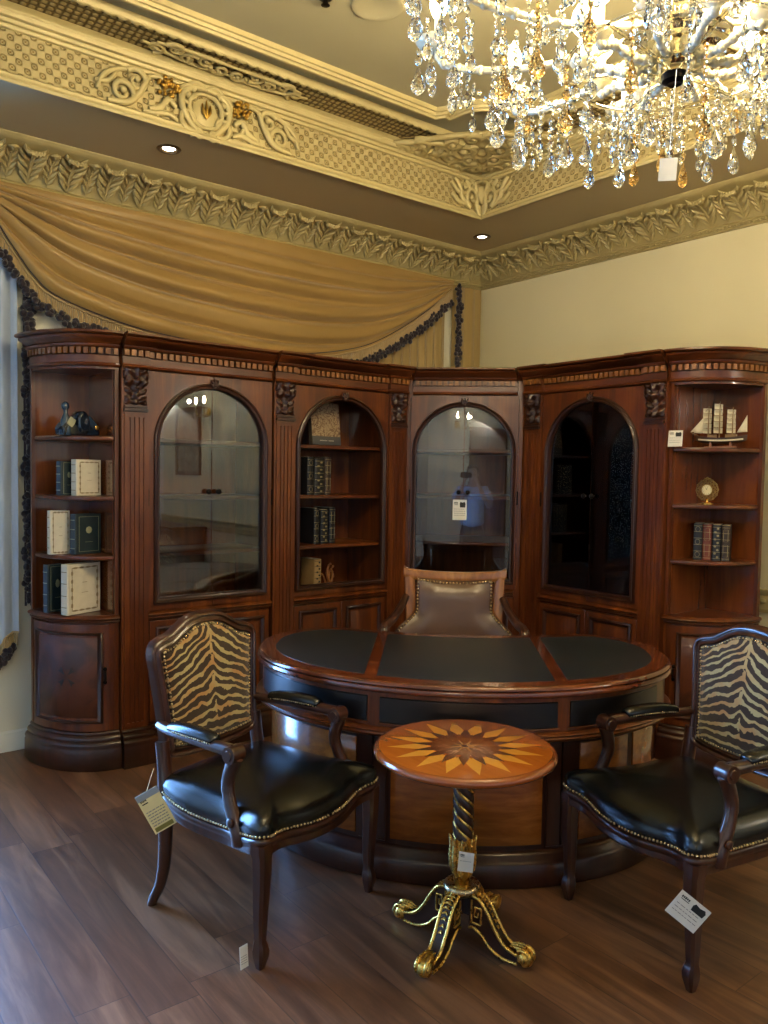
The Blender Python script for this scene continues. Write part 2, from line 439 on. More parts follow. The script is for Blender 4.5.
m = MB(); pth = rect(T + .185)
m.molding(pth, [(0, 3.64), (0, 3.61), (.006, 3.604), (.02, 3.604), (.026, 3.612), (.026, 3.64)], True)
for d, L, fx in ((T + .198, RU, lambda a, q: (a, q)), (T + .198, RV, lambda a, q: (q, a))):
    k = d
    while k < L - d:
        x, y = fx(k, d); m.ell((x, y, 3.604), (.024, .011, .008) if fx(1, 0)[0] == 1 else (.011, .024, .008), 8, 5); k += .06
struct('trim_8', m, M_gilt_line, 'ribbon bead moulding of the ceiling')
D2 = 1.18; NC = 1.5
def corner(cx, cy, sx, sy, fl):
    # concave-convex cut of the inner ring in one corner
    a = [(D2, NC + .06), (D2 + .05, NC + .03), (D2 + .03, NC - .02)]
    mid = [(lerp(D2 + .03, NC - .02, t) + .085 * math.sin(PI * t), lerp(NC - .02, D2 + .03, t) + .085 * math.sin(PI * t)) for t in [k / 12 for k in range(1, 12)]]
    b = [(NC - .02, D2 + .03), (NC + .03, D2 + .05), (NC + .06, D2)]
    P = [(cx + sx * x, cy + sy * y) for x, y in a + mid + b]
    return P[::-1] if fl else P
P2 = corner(0, 0, 1, 1, True) + corner(0, RV, 1, -1, False) + corner(RU, RV, -1, -1, True) + corner(RU, 0, -1, 1, False)
ring('trim_9', D2, [(0, 3.64), (0, 3.604), (.008, 3.59), (.018, 3.592), (.022, 3.606), (.03, 3.6), (.036, 3.602), (.04, 3.616), (.05, 3.618), (.054, 3.64)], M_gilt_line, 'inner ceiling moulding with scooped corners', P2)

# carved scrollwork
def scrolls(m, mapf, items, lift=.012, fat=1.0):
    for it in items:
        k = it[0]
        if k == 's':                                  # C scroll: centre, radius out/in, start, turns, thickness
            _, x, y, r0, r1, a0, tn, th = it; th *= fat
            pts = [mapf(a, b, lift) for a, b in spiral(x, y, r0, r1, a0, tn, 22)]
            m.tube(pts, [th * (1 - .5 * i / 22) for i in range(23)], 7)
            m.ell(pts[-1], th * 1.1, 8, 5)
        elif k == 'c':
            _, P, th = it; th *= fat
            q = catmull(P, 6); n = len(q) - 1
            m.tube([mapf(a.x, a.y, lift) for a in [Vector((p[0], p[1])) for p in q]], [th * (.35 + .65 * math.sin(PI * (.15 + .7 * i / n))) for i in range(n + 1)], 7)
        elif k == 'b':
            _, x, y, rx, ry, h = it
            g0 = len(m.v); m.ell((0, 0, 0), (rx, ry, h), 12, 6)
            for i in range(g0, len(m.v)):
                v = m.v[i]; m.v[i] = Vector(mapf(x + v.x, y + v.y, v.z))
def mir(items):
    o = []
    for it in items:
        o.append(it)
        if it[0] == 's': o.append(('s', -it[1], it[2], it[3], it[4], PI - it[5], -it[6], it[7]))
        elif it[0] == 'c': o.append(('c', [(-a, b) for a, b in it[1]], it[2]))
        elif it[0] == 'b' and abs(it[1]) > 1e-6: o.append(('b', -it[1]) + it[2:])
    return o
CU0 = 2.82                                            # cartouche on the left frieze
m = MB(); fm = lambda a, b, h: (CU0 - a, T + .004 + h, 3.395 + b)
scrolls(m, fm, mir([
    ('s', .085, -.06, .06, .012, -1.9, 1.1, .011), ('s', .1, .045, .055, .01, 2.4, -1.1, .011), ('c', [(0, .105), (.06, .1), (.12, .06), (.13, 0), (.1, -.06), (.04, -.115), (0, -.12)], .012),
    ('c', [(0, .08), (.05, .07), (.085, .03), (.085, -.03), (.05, -.075), (0, -.085)], .009), ('s', .04, -.125, .035, .008, -.6, 1.2, .01), ('c', [(.0, .1), (.05, .125), (.1, .1)], .011),
    ('c', [(.3, -.07), (.24, -.05), (.2, .0), (.16, -.03)], .012), ('c', [(.33, -.09), (.27, -.085), (.2, -.07), (.15, -.09)], .01), ('c', [(.26, -.1), (.22, -.04), (.19, -.08)], .009),
    ('s', .36, .04, .06, .012, .6, 1.2, .011), ('s', .43, -.03, .06, .012, 3.6, -1.25, .011), ('c', [(.3, .08), (.34, .0), (.4, -.07), (.5, -.085)], .012), ('c', [(.36, .09), (.45, .07), (.52, .02), (.55, -.05)], .009),
    ('c', [(.46, .05), (.5, .0), (.56, -.01)], .008), ('c', [(.2, .08), (.27, .09), (.33, .06)], .008)]) + [('b', 0, -.01, .07, .075, .012)], .012, 1.45)
struct('trim_10', m, M_gilt_line, 'carved cartouche with scrolling leaves on the ceiling frieze', ang=80)
m = MB(); rnd = random.Random(3)
for sx in (-.2, .2):
    for k in range(46):
        a, q = rnd.uniform(-.055, .055), rnd.uniform(-.045, .045)
        if (a / .06) ** 2 + (q / .05) ** 2 < 1: m.ell(fm(sx + a, .055 + q, .014 + .012 * rnd.random()), .0105, 8, 5)
for a in (-.5, 0, .5): m.tube([fm(math.sin(a) * .0, -.04, .02), fm(math.sin(a) * .035, -.01, .024), fm(math.sin(a) * .03 * (1.6 if a else 1), .03 if a else .05, .02)], [.005, .01, .003], 7)
m.ell(fm(0, -.02, .022), (.02, .008, .006), 8, 5)
struct('trim_11', m, M_gold_paint, 'gold leaf grape clusters and lily on the frieze cartouche', ang=80)
# corner shell of the frieze, folded round the corner, and the pierced corner spandrel
m = MB()
items = mir([('s', .075, -.02, .07, .014, -1.2, 1.15, .012), ('s', .16, .03, .05, .01, 2.2, 1.1, .01), ('c', [(.1, -.09), (.17, -.05), (.2, .03), (.24, .07)], .011), ('c', [(.13, -.07), (.2, -.07), (.26, -.03)], .01), ('c', [(.16, -.02), (.22, .0), (.27, .04)], .009),
    ('c', [(.02, -.12), (.045, -.06), (.04, 0), (.06, .07), (.0, .1)], .012), ('c', [(.01, -.12), (.02, -.08), (.03, -.055)], .009), ('s', .1, .065, .04, .008, .3, -1.1, .009)])
def cm(a, b, h): return (T + .008 + h + (0 if a > 0 else -a), T + .008 + h + (a if a > 0 else 0), 3.4 + b)
scrolls(m, cm, items, .012, 1.6); m.ell((T + .02, T + .02, 3.41), (.052, .052, .06), 14, 8)
struct('trim_12', m, M_gilt_line, 'carved shell cartouche in the frieze corner', ang=80)
m = MB(); q2 = 1 / math.sqrt(2)
def sm(a, b, h): return (T + .05 + (b + a) * q2 * 1.0, T + .05 + (b - a) * q2, 3.594 - h - .028 * math.sin(PI * min(1, max(0, b / .6))) - .03 * smooth(.3, 0, b))
it = []
for x, y, r, a0, tn in ((.06, .1, .06, 0, 1.3), (.15, .17, .065, 2, -1.3), (.07, .24, .06, 4, 1.3), (.2, .28, .07, 1, 1.3), (.3, .3, .065, 3, -1.3), (.1, .36, .07, 5, 1.25), (.25, .39, .06, 0, -1.2), (.4, .385, .06, 2, 1.3), (.5, .43, .05, 4, -1.3), (.36, .45, .05, 1, 1.3), (.17, .46, .05, 3, 1.3), (.05, .5, .045, 3, -1.2)):
    it.append(('s', x, y, r * 1.12, .012, a0, tn, .021))
it += [('c', [(.0, .06), (.12, .13), (.22, .2), (.36, .33), (.56, .44)], .018), ('c', [(.02, .4), (.15, .42), (.3, .47), (.5, .48), (.6, .46)], .016), ('c', [(0, .55), (.12, .54), (.25, .52), (.4, .5)], .015),
       ('c', [(.03, .16), (.1, .2), (.14, .3), (.1, .42)], .014), ('c', [(.3, .36), (.36, .42), (.46, .44)], .014), ('b', .58, .44, .03, .02, .02), ('b', .03, .3, .03, .04, .02), ('b', 0, .1, .05, .045, .03), ('b', 0, .2, .045, .05, .03), ('b', 0, .3, .055, .055, .034), ('b', 0, .41, .045, .06, .03), ('c', [(.01, .24), (.05, .3), (.04, .37), (.09, .42)], .016), ('c', [(.01, .14), (.06, .16), (.09, .22)], .014), ('c', [(.2, .24), (.26, .34), (.2, .44)], .012)]
scrolls(m, sm, mir(it), .02, 1.25)
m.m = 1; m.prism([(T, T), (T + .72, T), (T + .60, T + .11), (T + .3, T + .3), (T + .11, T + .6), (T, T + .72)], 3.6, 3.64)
struct('trim_13', m, [M_gilt, plaster('shaded_brown_ground', '75623a', '645230')], 'pierced scrollwork spandrel in the ceiling corner', ang=80)  # brown ground colour paints in the shade of the gaps behind the scrolls
m = MB(); fm2 = lambda a, b, h: (CU0 - .1 - a, T + .09 - b, 3.61 - h)
it = []
for k in range(5): it.append(('s', .05 + k * .085, .02 * (-1) ** k, .05, .01, k * 2.0, 1.2 * (-1) ** k, .012))
it += [('c', [(0, .04), (.15, .055), (.3, .04), (.46, .0)], .01), ('c', [(0, -.045), (.2, -.05), (.4, -.03)], .01)]
scrolls(m, fm2, mir(it), .014)
struct('trim_14', m, M_gilt, 'scrolling foliage on the ceiling band', ang=80)
# ------------------------------------------------------------------ bookcases (local: x to the viewer's right, y back, z up, front at y = 0)
DEP = .42
ZS = (1.118, 1.427, 1.738)
BASE = [(0, .2), (.008, .197), (.012, .188), (.01, .18), (.022, .172), (.027, .16), (.025, .15), (.034, .144), (.04, .13), (.036, .118), (.04, .11), (.042, .012), (.036, 0), (0, 0)]
WAIST = [(0, .768), (.008, .77), (.012, .776), (.008, .782), (.018, .786), (.023, .794), (.018, .802), (.006, .806), (0, .81)]
CORN = [(0, 2.092), (.012, 2.094), (.017, 2.101), (.014, 2.109), (.005, 2.113), (.005, 2.15), (.01, 2.152), (-.004, 2.1535), (-.004, 2.1865), (.018, 2.188), (.026, 2.194), (.027, 2.203), (.02, 2.206), (.032, 2.214), (.046, 2.228), (.062, 2.236), (.064, 2.243), (.058, 2.246), (.074, 2.249), (.082, 2.255), (.08, 2.266), (0, 2.266)]
def dentils(m, path, step=.036, curve=False):
    # little blocks standing on the frieze along a plan path
    if curve:
        P = [Vector(p) for p in path]; seg = [(b - a).length for a, b in zip(P, P[1:])]; T_ = sum(seg); n = int((T_ - .04) / step)
        for k in range(n + 1):
            s = (T_ - n * step) / 2 + k * step; i = 0
            while i < len(seg) - 1 and s > seg[i]: s -= seg[i]; i += 1
            d = (P[i + 1] - P[i]).normalized(); p = P[i] + d * s
            m.at(p.x, p.y, 0, rz=math.atan2(d.y, d.x)); m.box(-.011, .011, -.02, .006, 2.155, 2.186); m.off()
        return
    for a, b in zip(path, path[1:]):
        a, b = Vector(a), Vector(b); L = (b - a).length; n = int(L / step + .25)
        if n < 1 or L < .03: continue
        d = (b - a).normalized(); ang = math.atan2(d.y, d.x)
        for k in range(n):
            p = a + d * ((k + .5) * L / n)
            m.at(p.x, p.y, 0, rz=ang); m.box(-.0115, .0115, -.02, .006, 2.155, 2.186); m.off()
PW, PB = .145, .03                                    # pilaster width and break forward
def pilaster(root, x0, label=None):
    m = MB(); x1 = x0 + PW; a, b = x0 + .014, x1 - .014
    poly = [(a, .0), (a, -.03)]
    n = 4; w = (b - a - .02) / n
    for k in range(n):
        cx = a + .01 + w * (k + .5); r = w * .33
        poly += [(cx + r * math.cos(PI - PI * j / 6), -.03 + r * 1.7 * math.sin(PI * j / 6)) for j in range(7)]
    poly += [(b, -.03), (b, 0)]
    m.prism(poly, .23, 1.84); m.box(a, b, -.03, 0, 1.84, 1.87); m.box(a, b, -.03, 0, .2, .23)
    m.box(x0, x1, -.024, .02, .0, 2.1)                # backing plate
    p = m.build('pilaster', M_wood, root, ang=50)
    m = MB(); m.box(x0 + .008, x1 - .008, -.044, 0, 1.87, 1.885); m.box(x0 + .011, x1 - .011, -.039, 0, 1.89, 1.9)
    L = []
    for k in range(25):
        t = k / 24; z = 1.905 + .185 * t
        o = .026 + .026 * smooth(.25, .8, t) + .012 * math.exp(-((t - .16) / .12) ** 2) + .006 * math.sin(t * 22)
        row = [(x0 + .012, .0, z), (x0 + .012, -.012, z)]
        for j in range(13):
            s = j / 12 * 2 - 1
            h = .007 * math.cos(s * 9 + math.sin(t * 15) * .9) * smooth(1, .6, abs(s)) + .007 * math.cos((t * 5 - abs(s) * 1.2) * 2 * PI) + .01 * math.exp(-(s / .14) ** 2)
            row.append((x0 + .012 + (s + 1) / 2 * (PW - .024), -o - h + .01 * abs(s) ** 4, z))
        row += [(x1 - .012, -.012, z), (x1 - .012, 0, z)]
        L.append(row)
    m.loops(L, True, True, True)
    for sx in (x0 + .012, x1 - .012):
        m.tube([(sx, -.028 + a_ * .7, 2.055 + b_) for a_, b_ in spiral(0, 0, .028, .006, -1, 1.4, 18)], .006, 6)
    m.build('capital', M_wood_dark, p, ang=70)
    return p
HW = .318; ZB, ZSP, ZT0, ZT1 = .872, 1.715, .815, 2.088
def arch_pts(sgn, n=16):
    inn = [(0, ZB), (sgn * HW, ZB), (sgn * HW, ZSP)]
    for k in range(1, n + 1):
        th = PI / 2 * k / n; inn.append((sgn * HW * math.cos(th), ZSP + HW * .975 * math.sin(th)))
    return inn
def rect_pts(sgn, W2, n=16):
    out = [(0, ZT0), (sgn * W2, ZT0), (sgn * W2, ZSP)]
    for k in range(1, n + 1):
        th = PI / 2 * k / n; out.append((sgn * W2 * min(1, math.cos(th) * 1.4142), ZSP + (ZT1 - ZSP) * min(1, math.sin(th) * 1.4142)))
    return out
ARCHP = [(-.026, 0), (-.024, .012), (-.016, .016), (-.008, .009), (-.004, .012), (.004, .01), (.008, 0), (.008, -.018), (-.026, -.018)]
FM = lambda xc, y0: (lambda a, b, h: (xc + a, y0 - h, b))
def keystone(root, xc):
    m = MB()
    for k in range(5):
        an = (k - 2) * .52; L = .034 + .012 * (k in (1, 2, 3))
        m.tube([(xc + math.sin(an) * .006, -.02, 2.022 + .004), (xc + math.sin(an) * L * .6, -.032, 2.03 + math.cos(an) * L * .55), (xc + math.sin(an) * L, -.024, 2.03 + math.cos(an) * L)], [.006, .0085, .003], 7)
    m.ell((xc, -.026, 2.024), (.012, .01, .01), 10, 6)
    return m.build('keystone', M_wood_dark, root, ang=80)
def lower_doors(root, x0, W, two=True):
    n = 2 if two else 1; w = W / n
    for k in range(n):
        a, b = x0 + w * k + .012, x0 + w * (k + 1) - .012
        if two: a, b = (a, b + .009) if k == 0 else (a - .009, b)
        m = MB(); m.box(a, b, -.012, .01, .212, .757)
        d = m.build('lower_door', M_wood, root, bevel=.002)
        q = .05; m = MB()
        path = [(a + q, .212 + q), (a + q, .757 - q), (b - q, .757 - q), (b - q, .212 + q)]
        m.molding(path, [(-.018, .012), (-.016, .022), (-.008, .026), (.0, .02), (.004, .014), (.012, .012)], True, FM(0, 0))
        m.build('panel_moulding', M_wood_dark, d)
        m = MB(); r = q + .022
        m.loops([[(x, y, z) for x, z in ((a + r - e, .212 + r - e), (b - r + e, .212 + r - e), (b - r + e, .757 - r + e), (a + r - e, .757 - r + e))] for e, y in ((.0, -.0125), (-.022, -.02))], True, False, True)
        m.build('raised_panel', M_wood, d)
def bay(root, x0, W, glass, plan=None):
    xc = x0 + W / 2; W2 = W / 2 - .004
    c = MB()
    if plan:
        n = len(plan); ins = [((p[0] - xc) * .955 + xc, p[1] * .955 + .012) for p in plan]
        c.prism(plan, 2.08, 2.19); c.prism(plan, .0, .2); c.prism(ins, .79, .812)
        c.box(x0, x0 + W, .004, .03, .76, .815); c.box(x0, x0 + W, .012, .03, .2, .78)
        for q in (x0 - .026, x0 + W): c.box(q, q + .026, .008, .03, .2, 2.09)
        c.m = 1
        for i in range(1, n): 
            a, b, a2, b2 = plan[i], plan[(i + 1) % n], ins[i], ins[(i + 1) % n]
            c.loops([[(*a, z), (*b, z), (*b2, z), (*a2, z)] for z in (.2, 2.08)], True, True, True)
        c.build('carcass', [M_wood, M_inner], root)
        for z in ZS:
            s = MB(); q = [((p[0] - xc) * .94 + xc, p[1] * .92 + .035) for p in plan]; s.prism(q, z - .022, z); s.build('shelf', M_woodx, root, bevel=.003)
    else: box_carcass(c, x0, W, root)
    front_parts(root, x0, W, xc, W2, glass)
def box_carcass(c, x0, W, root):
    c.box(x0, x0 + .02, .02, DEP, .1, 2.1); c.box(x0 + W - .02, x0 + W, .02, DEP, .1, 2.1)
    c.box(x0, x0 + W, .02, DEP, 2.08, 2.2); c.box(x0 + .02, x0 + W - .02, .02, DEP - .01, .79, .812)
    c.box(x0, x0 + W, .0, DEP, .0, .2); c.box(x0, x0 + W, .004, .03, .76, .815); c.box(x0, x0 + W, .012, .03, .2, .78)
    c.m = 1; c.box(x0 + .02, x0 + W - .02, DEP - .015, DEP, .8, 2.08)
    c.build('carcass', [M_wood, M_inner], root)
    for z in ZS:
        s = MB(); s.rbox(x0 + .021, x0 + W - .021, .035, DEP - .02, z - .022, z, .004); s.build('shelf', M_woodx, root)
def front_parts(root, x0, W, xc, W2, glass):
    if glass:
        for sg in (-1, 1):
            inn, out = arch_pts(sg), rect_pts(sg, W2)
            m = MB(); m.strip([(a + (0 if abs(a) > 1e-6 else sg * .0015), b) for a, b in inn], [(a + (0 if abs(a) > 1e-6 else sg * .0015), b) for a, b in out], -.012, .018, lambda a, b, h: (xc + a, h, b))
            d = m.build('glazed_door', M_wood, root)
            m = MB(); m.molding(inn, [(o * -sg * -1 * (-1 if sg > 0 else 1) if False else (o if sg < 0 else -o), h) for o, h in ARCHP], False, FM(xc, -.012))
            m.build('arch_moulding', M_wood_dark, d, ang=50)
            m = MB(); gp_ = [(a + sg * .0025 if abs(a) < 1e-6 else a * 1.01, b) for a, b in inn]
            m.prism(gp_, .004, .009, lambda a, b, h: (xc + a, h, b)); m.build('glass_pane', M_cabglass, d)
            m = MB(); m.at(xc + sg * .03, .004, 1.452, rx=PI / 2); m.lathe([(.006, 0), (.006, .012), (.011, .016), (.016, .024), (.015, .031), (.008, .036), (0, .037)], 14); m.off()
            m.build('door_knob', M_dark_metal, d)
            m = MB()
            for z in (1.42,): m.tube([(xc + sg * (W2 + .002), -.014, z - .045), (xc + sg * (W2 + .002), -.014, z + .045)], .005, 8)
            m.build('hinge', M_dark_metal, d)
        keystone(root, xc)
    else:
        m = MB()
        for sg in (-1, 1):
            inn, out = arch_pts(sg), rect_pts(sg, W2 + .004)
            m.strip(inn, out, -.006, .02, lambda a, b, h: (xc + a, h, b))
        f = m.build('face_frame', M_wood, root)
        m = MB()
        for sg in (-1, 1): m.molding(arch_pts(sg), [(o if sg < 0 else -o, h) for o, h in ARCHP], False, FM(xc, -.006))
        m.build('arch_moulding', M_wood_dark, f, ang=50)
        keystone(root, xc)
    lower_doors(root, x0, W)
def trims(root, x0, W, pl, pr, plan=None):
    """base, waist and cornice mouldings of a straight unit; pl / pr: pilaster on that side"""
    a, b = x0 - (PW if pl else 0), x0 + W + (PW if pr else 0)
    P = []
    P += [(a, -PB), (x0, -PB), (x0, 0)] if pl else [(a, 0)]
    P += [(x0 + W, 0), (x0 + W, -PB), (b, -PB)] if pr else [(b, 0)]
    if plan:
        for prof, nm, mt in ((BASE, 'plinth', M_wood_dark), (WAIST, 'waist_moulding', M_wood), (CORN, 'cornice', M_woodx)):
            m = MB(); kk = lambda o: .046 + .4142 * o
            m.loops([[(kk(o) if k == 0 else W - kk(o), -o, h) for o, h in prof] for k in (0, 1)], True, True, True)
            if nm == 'cornice': m.prism(plan, 2.19, 2.262)
            c = m.build(nm, mt, root, ang=50)
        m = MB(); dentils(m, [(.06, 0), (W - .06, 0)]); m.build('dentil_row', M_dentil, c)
        return
    m = MB(); m.molding(P, BASE); m.build('plinth', M_wood_dark, root, ang=50)
    m = MB(); m.molding([(x0, -.006), (x0 + W, -.006)], WAIST); m.build('waist_moulding', M_wood, root, ang=50)
    m = MB(); m.molding(P, CORN); (m.prism(plan, 2.19, 2.262) if plan else (m.box(a, b, .0, DEP, 2.1, 2.2), m.box(a, b, .0, DEP, 2.2, 2.262)))
    c = m.build('cornice', M_woodx, root, ang=50)
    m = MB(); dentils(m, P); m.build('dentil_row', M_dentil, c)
def straight_unit(name, loc, rz, W, pl, pr, glass, label, cat, plan=None):
    r = empty(name, loc, rz, label, cat)
    e = .034 if plan else 0
    bay(r, e, W - 2 * e, glass, plan); trims(r, 0, W, pl, pr, plan)
    if pl: pilaster(r, -PW)
    if pr: pilaster(r, W)
    return r
EA = .325
def end_unit(name, loc, rz, sx, label, inlay=True):
    # joint with the pilaster at x = 0, free end at x = -EA; sx = -1 mirrors it; the front is a quarter ellipse back to the wall
    r = empty(name, loc, rz, label, 'bookcase')
    def el(ph, k=0.0): return (-(EA + k) * math.sin(ph), DEP - (DEP + k) * math.cos(ph))
    PH = [PI / 2 * (1 - k / 20) for k in range(21)]
    path = [el(p) for p in PH]
    mp = lambda a, b, h: (sx * a, b, h)
    bx = lambda m, x0, x1, y0, y1, z0, z1: m.box(min(sx * x0, sx * x1), max(sx * x0, sx * x1), y0, y1, z0, z1)
    def quarter(m, k, z0, z1, d=0): m.prism([el(p, k) for p in PH] + [(-d, DEP)], z0, z1, mp)
    c = MB(); bx(c, -.02, 0, .004, DEP, .1, 2.1); quarter(c, 0, 2.08, 2.2); quarter(c, -.006, .1, .775); quarter(c, .004, .775, .810)
    bx(c, -EA - .004, -EA + .016, DEP - .03, DEP, .1, 2.1)
    c.m = 1; bx(c, -EA + .01, -.02, DEP - .015, DEP, .8, 2.08); bx(c, -.024, -.02, .03, DEP - .015, .81, 2.08)
    c.build('carcass', [M_wood, M_inner], r)
    for z in ZS:
        m = MB(); L = [[mp(*el(p, k), h) for p in PH] + [mp(-.024, DEP - .016, h)] for k, h in ((-.022, z - .024), (-.012, z - .021), (-.009, z - .012), (-.012, z - .003), (-.02, z))]
        L = [[(q[0] if abs(q[0]) > .024 else sx * -.024, min(q[1], DEP - .016), q[2]) for q in row] for row in L]
        m.loops(L, True, True, True); m.build('shelf', M_woodx, r)
    m = MB(); m.molding(path, BASE, False, mp); m.build('plinth', M_wood_dark, r, ang=50)
    m = MB(); m.molding(path, WAIST, False, mp); m.build('waist_moulding', M_wood, r, ang=50)
    m = MB(); m.molding(path, CORN, False, mp); quarter(m, 0, 2.2, 2.262); cc = m.build('cornice', M_woodx, r, ang=50)
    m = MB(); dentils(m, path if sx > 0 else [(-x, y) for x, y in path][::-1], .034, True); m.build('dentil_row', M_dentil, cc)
    # curved door: frame, moulding, figured panel and star inlay
    p0, p1 = .16, 1.42
    def pt(p, k, z): return mp(*el(p, k), z)
    m = MB(); N = 16; pp = [lerp(p0, p1, i / N) for i in range(N + 1)]
    m.loops([[pt(p, k, z) for p in pp] for k, z in ((0, .205), (.012, .205), (.012, .762), (0, .762))], False, closed_v=True)
    m.loops([[pt(p, k, z) for k, z in ((0, .205), (.012, .205), (.012, .762), (0, .762))] for p in (p0, p1)], True, True, True)
    d = m.build('lower_door', M_wood, r)
    m = MB(); q0, q1 = p0 + .13, p1 - .13; zz0, zz1 = .255, .715
    def arc(a, b): return [lerp(a, b, i / 14) for i in range(15)]
    ringp = [(p, zz0) for p in arc(q0, q1)] + [(p, zz1) for p in arc(q1, q0)]
    loops = []
    for i, (p, z) in enumerate(ringp):
        cp, cz = (q0 + q1) / 2, (zz0 + zz1) / 2
        loops.append([pt(cp + (p - cp) * (1 + e * 4), .012 + h, cz + (z - cz) * (1 + e * 1.6)) for e, h in ((.022, 0), (.018, .01), (.006, .014), (-.006, .006), (-.02, 0))])
    m.loops(loops, False, closed_v=True); m.build('panel_moulding', M_wood_dark, d, ang=60)
    m = MB(); q0 += .04; q1 -= .04
    m.loops([[pt(p, k, z) for p in arc(q0, q1)] for k, z in ((.012, zz0 + .02), (.0145, zz0 + .024), (.0145, zz1 - .024), (.012, zz1 - .02))], False)
    m.build('figured_panel', M_burl, d)
    if inlay:
        m = MB(); cp, cz = (q0 + q1) / 2 - .02, .49
        for k in range(4):
            an = PI / 4 + k * PI / 2; u = (math.cos(an), math.sin(an)); w = (-u[1], u[0])
            P = [(.014, 0), (.058, .015), (.052, 0), (.058, -.015)]
            m.prism([(u[0] * a + w[0] * b, u[1] * a + w[1] * b) for a, b in P], 0.0155, .0185, lambda a, b, h: pt(cp - a / .40, h, cz + b))
        m.build('star_inlay', M_ink, d)
    m = MB(); m.tube([pt(p0 + .06, .02, .47), pt(p0 + .06, .03, .49), pt(p0 + .06, .02, .52)], .006, 8); m.ell(pt(p0 + .06, .014, .53), .011, 8, 6); m.ell(pt(p0 + .06, .014, .46), .011, 8, 6)
    m.build('door_pull', M_dark_metal, d)
    return r
VL, UR = .587, .684
RZL, RZR = PI, PI / 2
# left wall: local x runs towards -u
U1 = 3.02
end_unit('curved_bookcase_end', (U1 + PW + .005, VL, 0), RZL, 1, 'curved end bookcase with open shelves of green and cream books beside the pale drapery')
glass1 = straight_unit('glazed_bookcase', (U1, VL, 0), RZL, .752, True, False, True, 'tall bookcase with arched glass doors behind the left zebra armchair', 'bookcase')
open2 = straight_unit('open_bookcase', (2.118, VL, 0), RZL, .718, True, True, False, 'arched open bookcase without glass holding dark books and a picture box', 'bookcase')
open2_loc = (2.12, VL)
DX = (1.24, .575); DY = (.675, 1.118)
dl = math.hypot(DX[0] - DY[0], DX[1] - DY[1]); DRZ = math.atan2(DY[1] - DX[1], DY[0] - DX[0])
_c, _s = math.cos(-DRZ), math.sin(-DRZ)
def _lp(u, v): u -= DX[0]; v -= DX[1]; return (u * _c - v * _s, u * _s + v * _c)
PLAN = [(.006, .006), (dl - .006, .006), _lp(.34, 1.118), _lp(.3, .62), _lp(.72, .2), _lp(1.24, .25)]
PLAN = [PLAN[0], PLAN[1], PLAN[2], PLAN[3], PLAN[4], PLAN[5]]
corner_unit = straight_unit('corner_bookcase', (DX[0], DX[1], 0), DRZ, dl, False, False, True, 'diagonal corner bookcase with glass doors and a price card, behind the brown desk chair', 'bookcase', PLAN)
glass3 = straight_unit('glazed_bookcase', (UR, 1.292, 0), RZR, .748, True, True, True, 'dark tall bookcase with arched glass doors on the right cream wall', 'bookcase')
end_unit('curved_bookcase_end', (UR, 1.29 + .75 + PW + .005, 0), RZR, -1, 'curved end bookcase with model ship, clock and books on the cream wall', False)
MID = Vector((.95, .85)); DS = Vector((.71307, -.70109)); DN = Vector((.70109, .71307))
def W2(s, n): p = MID + DS * s + DN * n; return (p.x, p.y)
def clip_x(poly, xc, keep_gt):
    out = []; n = len(poly)
    for i in range(n):
        a, b = poly[i], poly[(i + 1) % n]
        ia = (a[0] > xc) == keep_gt; ib = (b[0] > xc) == keep_gt
        if ia: out.append(tuple(a))
        if ia != ib:
            t = (xc - a[0]) / (b[0] - a[0]); out.append((xc, a[1] + (b[1] - a[1]) * t))
    return out
def offset_poly(P, d):                                # P counter-clockwise; positive d goes inwards
    n = len(P); out = []
    for i in range(n):
        a, p, b = Vector(P[i - 1]), Vector(P[i]), Vector(P[(i + 1) % n])
        d0, d1 = (p - a).normalized(), (b - p).normalized()
        nn = Vector((-d0.y, d0.x)) + Vector((-d1.y, d1.x)); nn.normalize()
        out.append((p.x + nn.x * d, p.y + nn.y * d))
    return out
# ------------------------------------------------------------------ kidney shaped desk (local: x right, y back)
DA, DB = .925, .68
def front(x, d=0): return -(DB - d) * math.sqrt(max(0, 1 - (x / (DA - d)) ** 2))
fr_ = [(-DA * math.cos(PI * k / 56), -DB * math.sin(PI * k / 56)) for k in range(57)]      # left tip, round the front, right tip
rear = [(v.x, v.y) for v in catmull([(DA, 0), (.92, .13), (.868, .26), (.76, .375), (.62, .425), (.42, .375), (.2, .325), (0, .31), (-.2, .325), (-.42, .375), (-.62, .425), (-.76, .375), (-.868, .26), (-.92, .13), (-DA, 0)], 4)]
OUT = fr_ + rear[1:-1]                                 # counter-clockwise seen from above
px, py = W2(-.02, 1.72)
desk = empty('executive_desk', (px, py, 0), R(138.6), 'oval cherry wood executive desk with dark leather top panels and black drawer fronts', 'desk')
m = MB(); prof = [(-.07, .735), (-.012, .737), (-.002, .743), (0, .751), (-.004, .76), (-.012, .763), (-.006, .768), (-.008, .775), (-.016, .781), (-.024, .782)]
m.loops([[(a, b, z) for a, b in offset_poly(OUT, -o)] for o, z in prof], True, True, True)
top = m.build('desk_top', wood('desk_top_wood', '2f1409', '5a2812', '8a4820', axis=0, rough=.2, coat=.8), desk)
pin = offset_poly(OUT, .085)
for a, b in ((-9, -.395), (-.345, .345), (.395, 9)):
    q = clip_x(clip_x(pin, a, True), b, False)
    m = MB(); m.loops([[(x, y, .7815) for x, y in q], [(x, y, .7832) for x, y in q], [(x, y, .7838) for x, y in offset_poly(q, .006)]], True, False, True)
    m.build('leather_pad', M_pad, top)
m = MB(); ap = offset_poly(OUT, .028)
m.loops([[(x, y, z) for x, y in ap] for z in (.59, .738)], True, True, True); apron = m.build('apron', M_wood, desk)
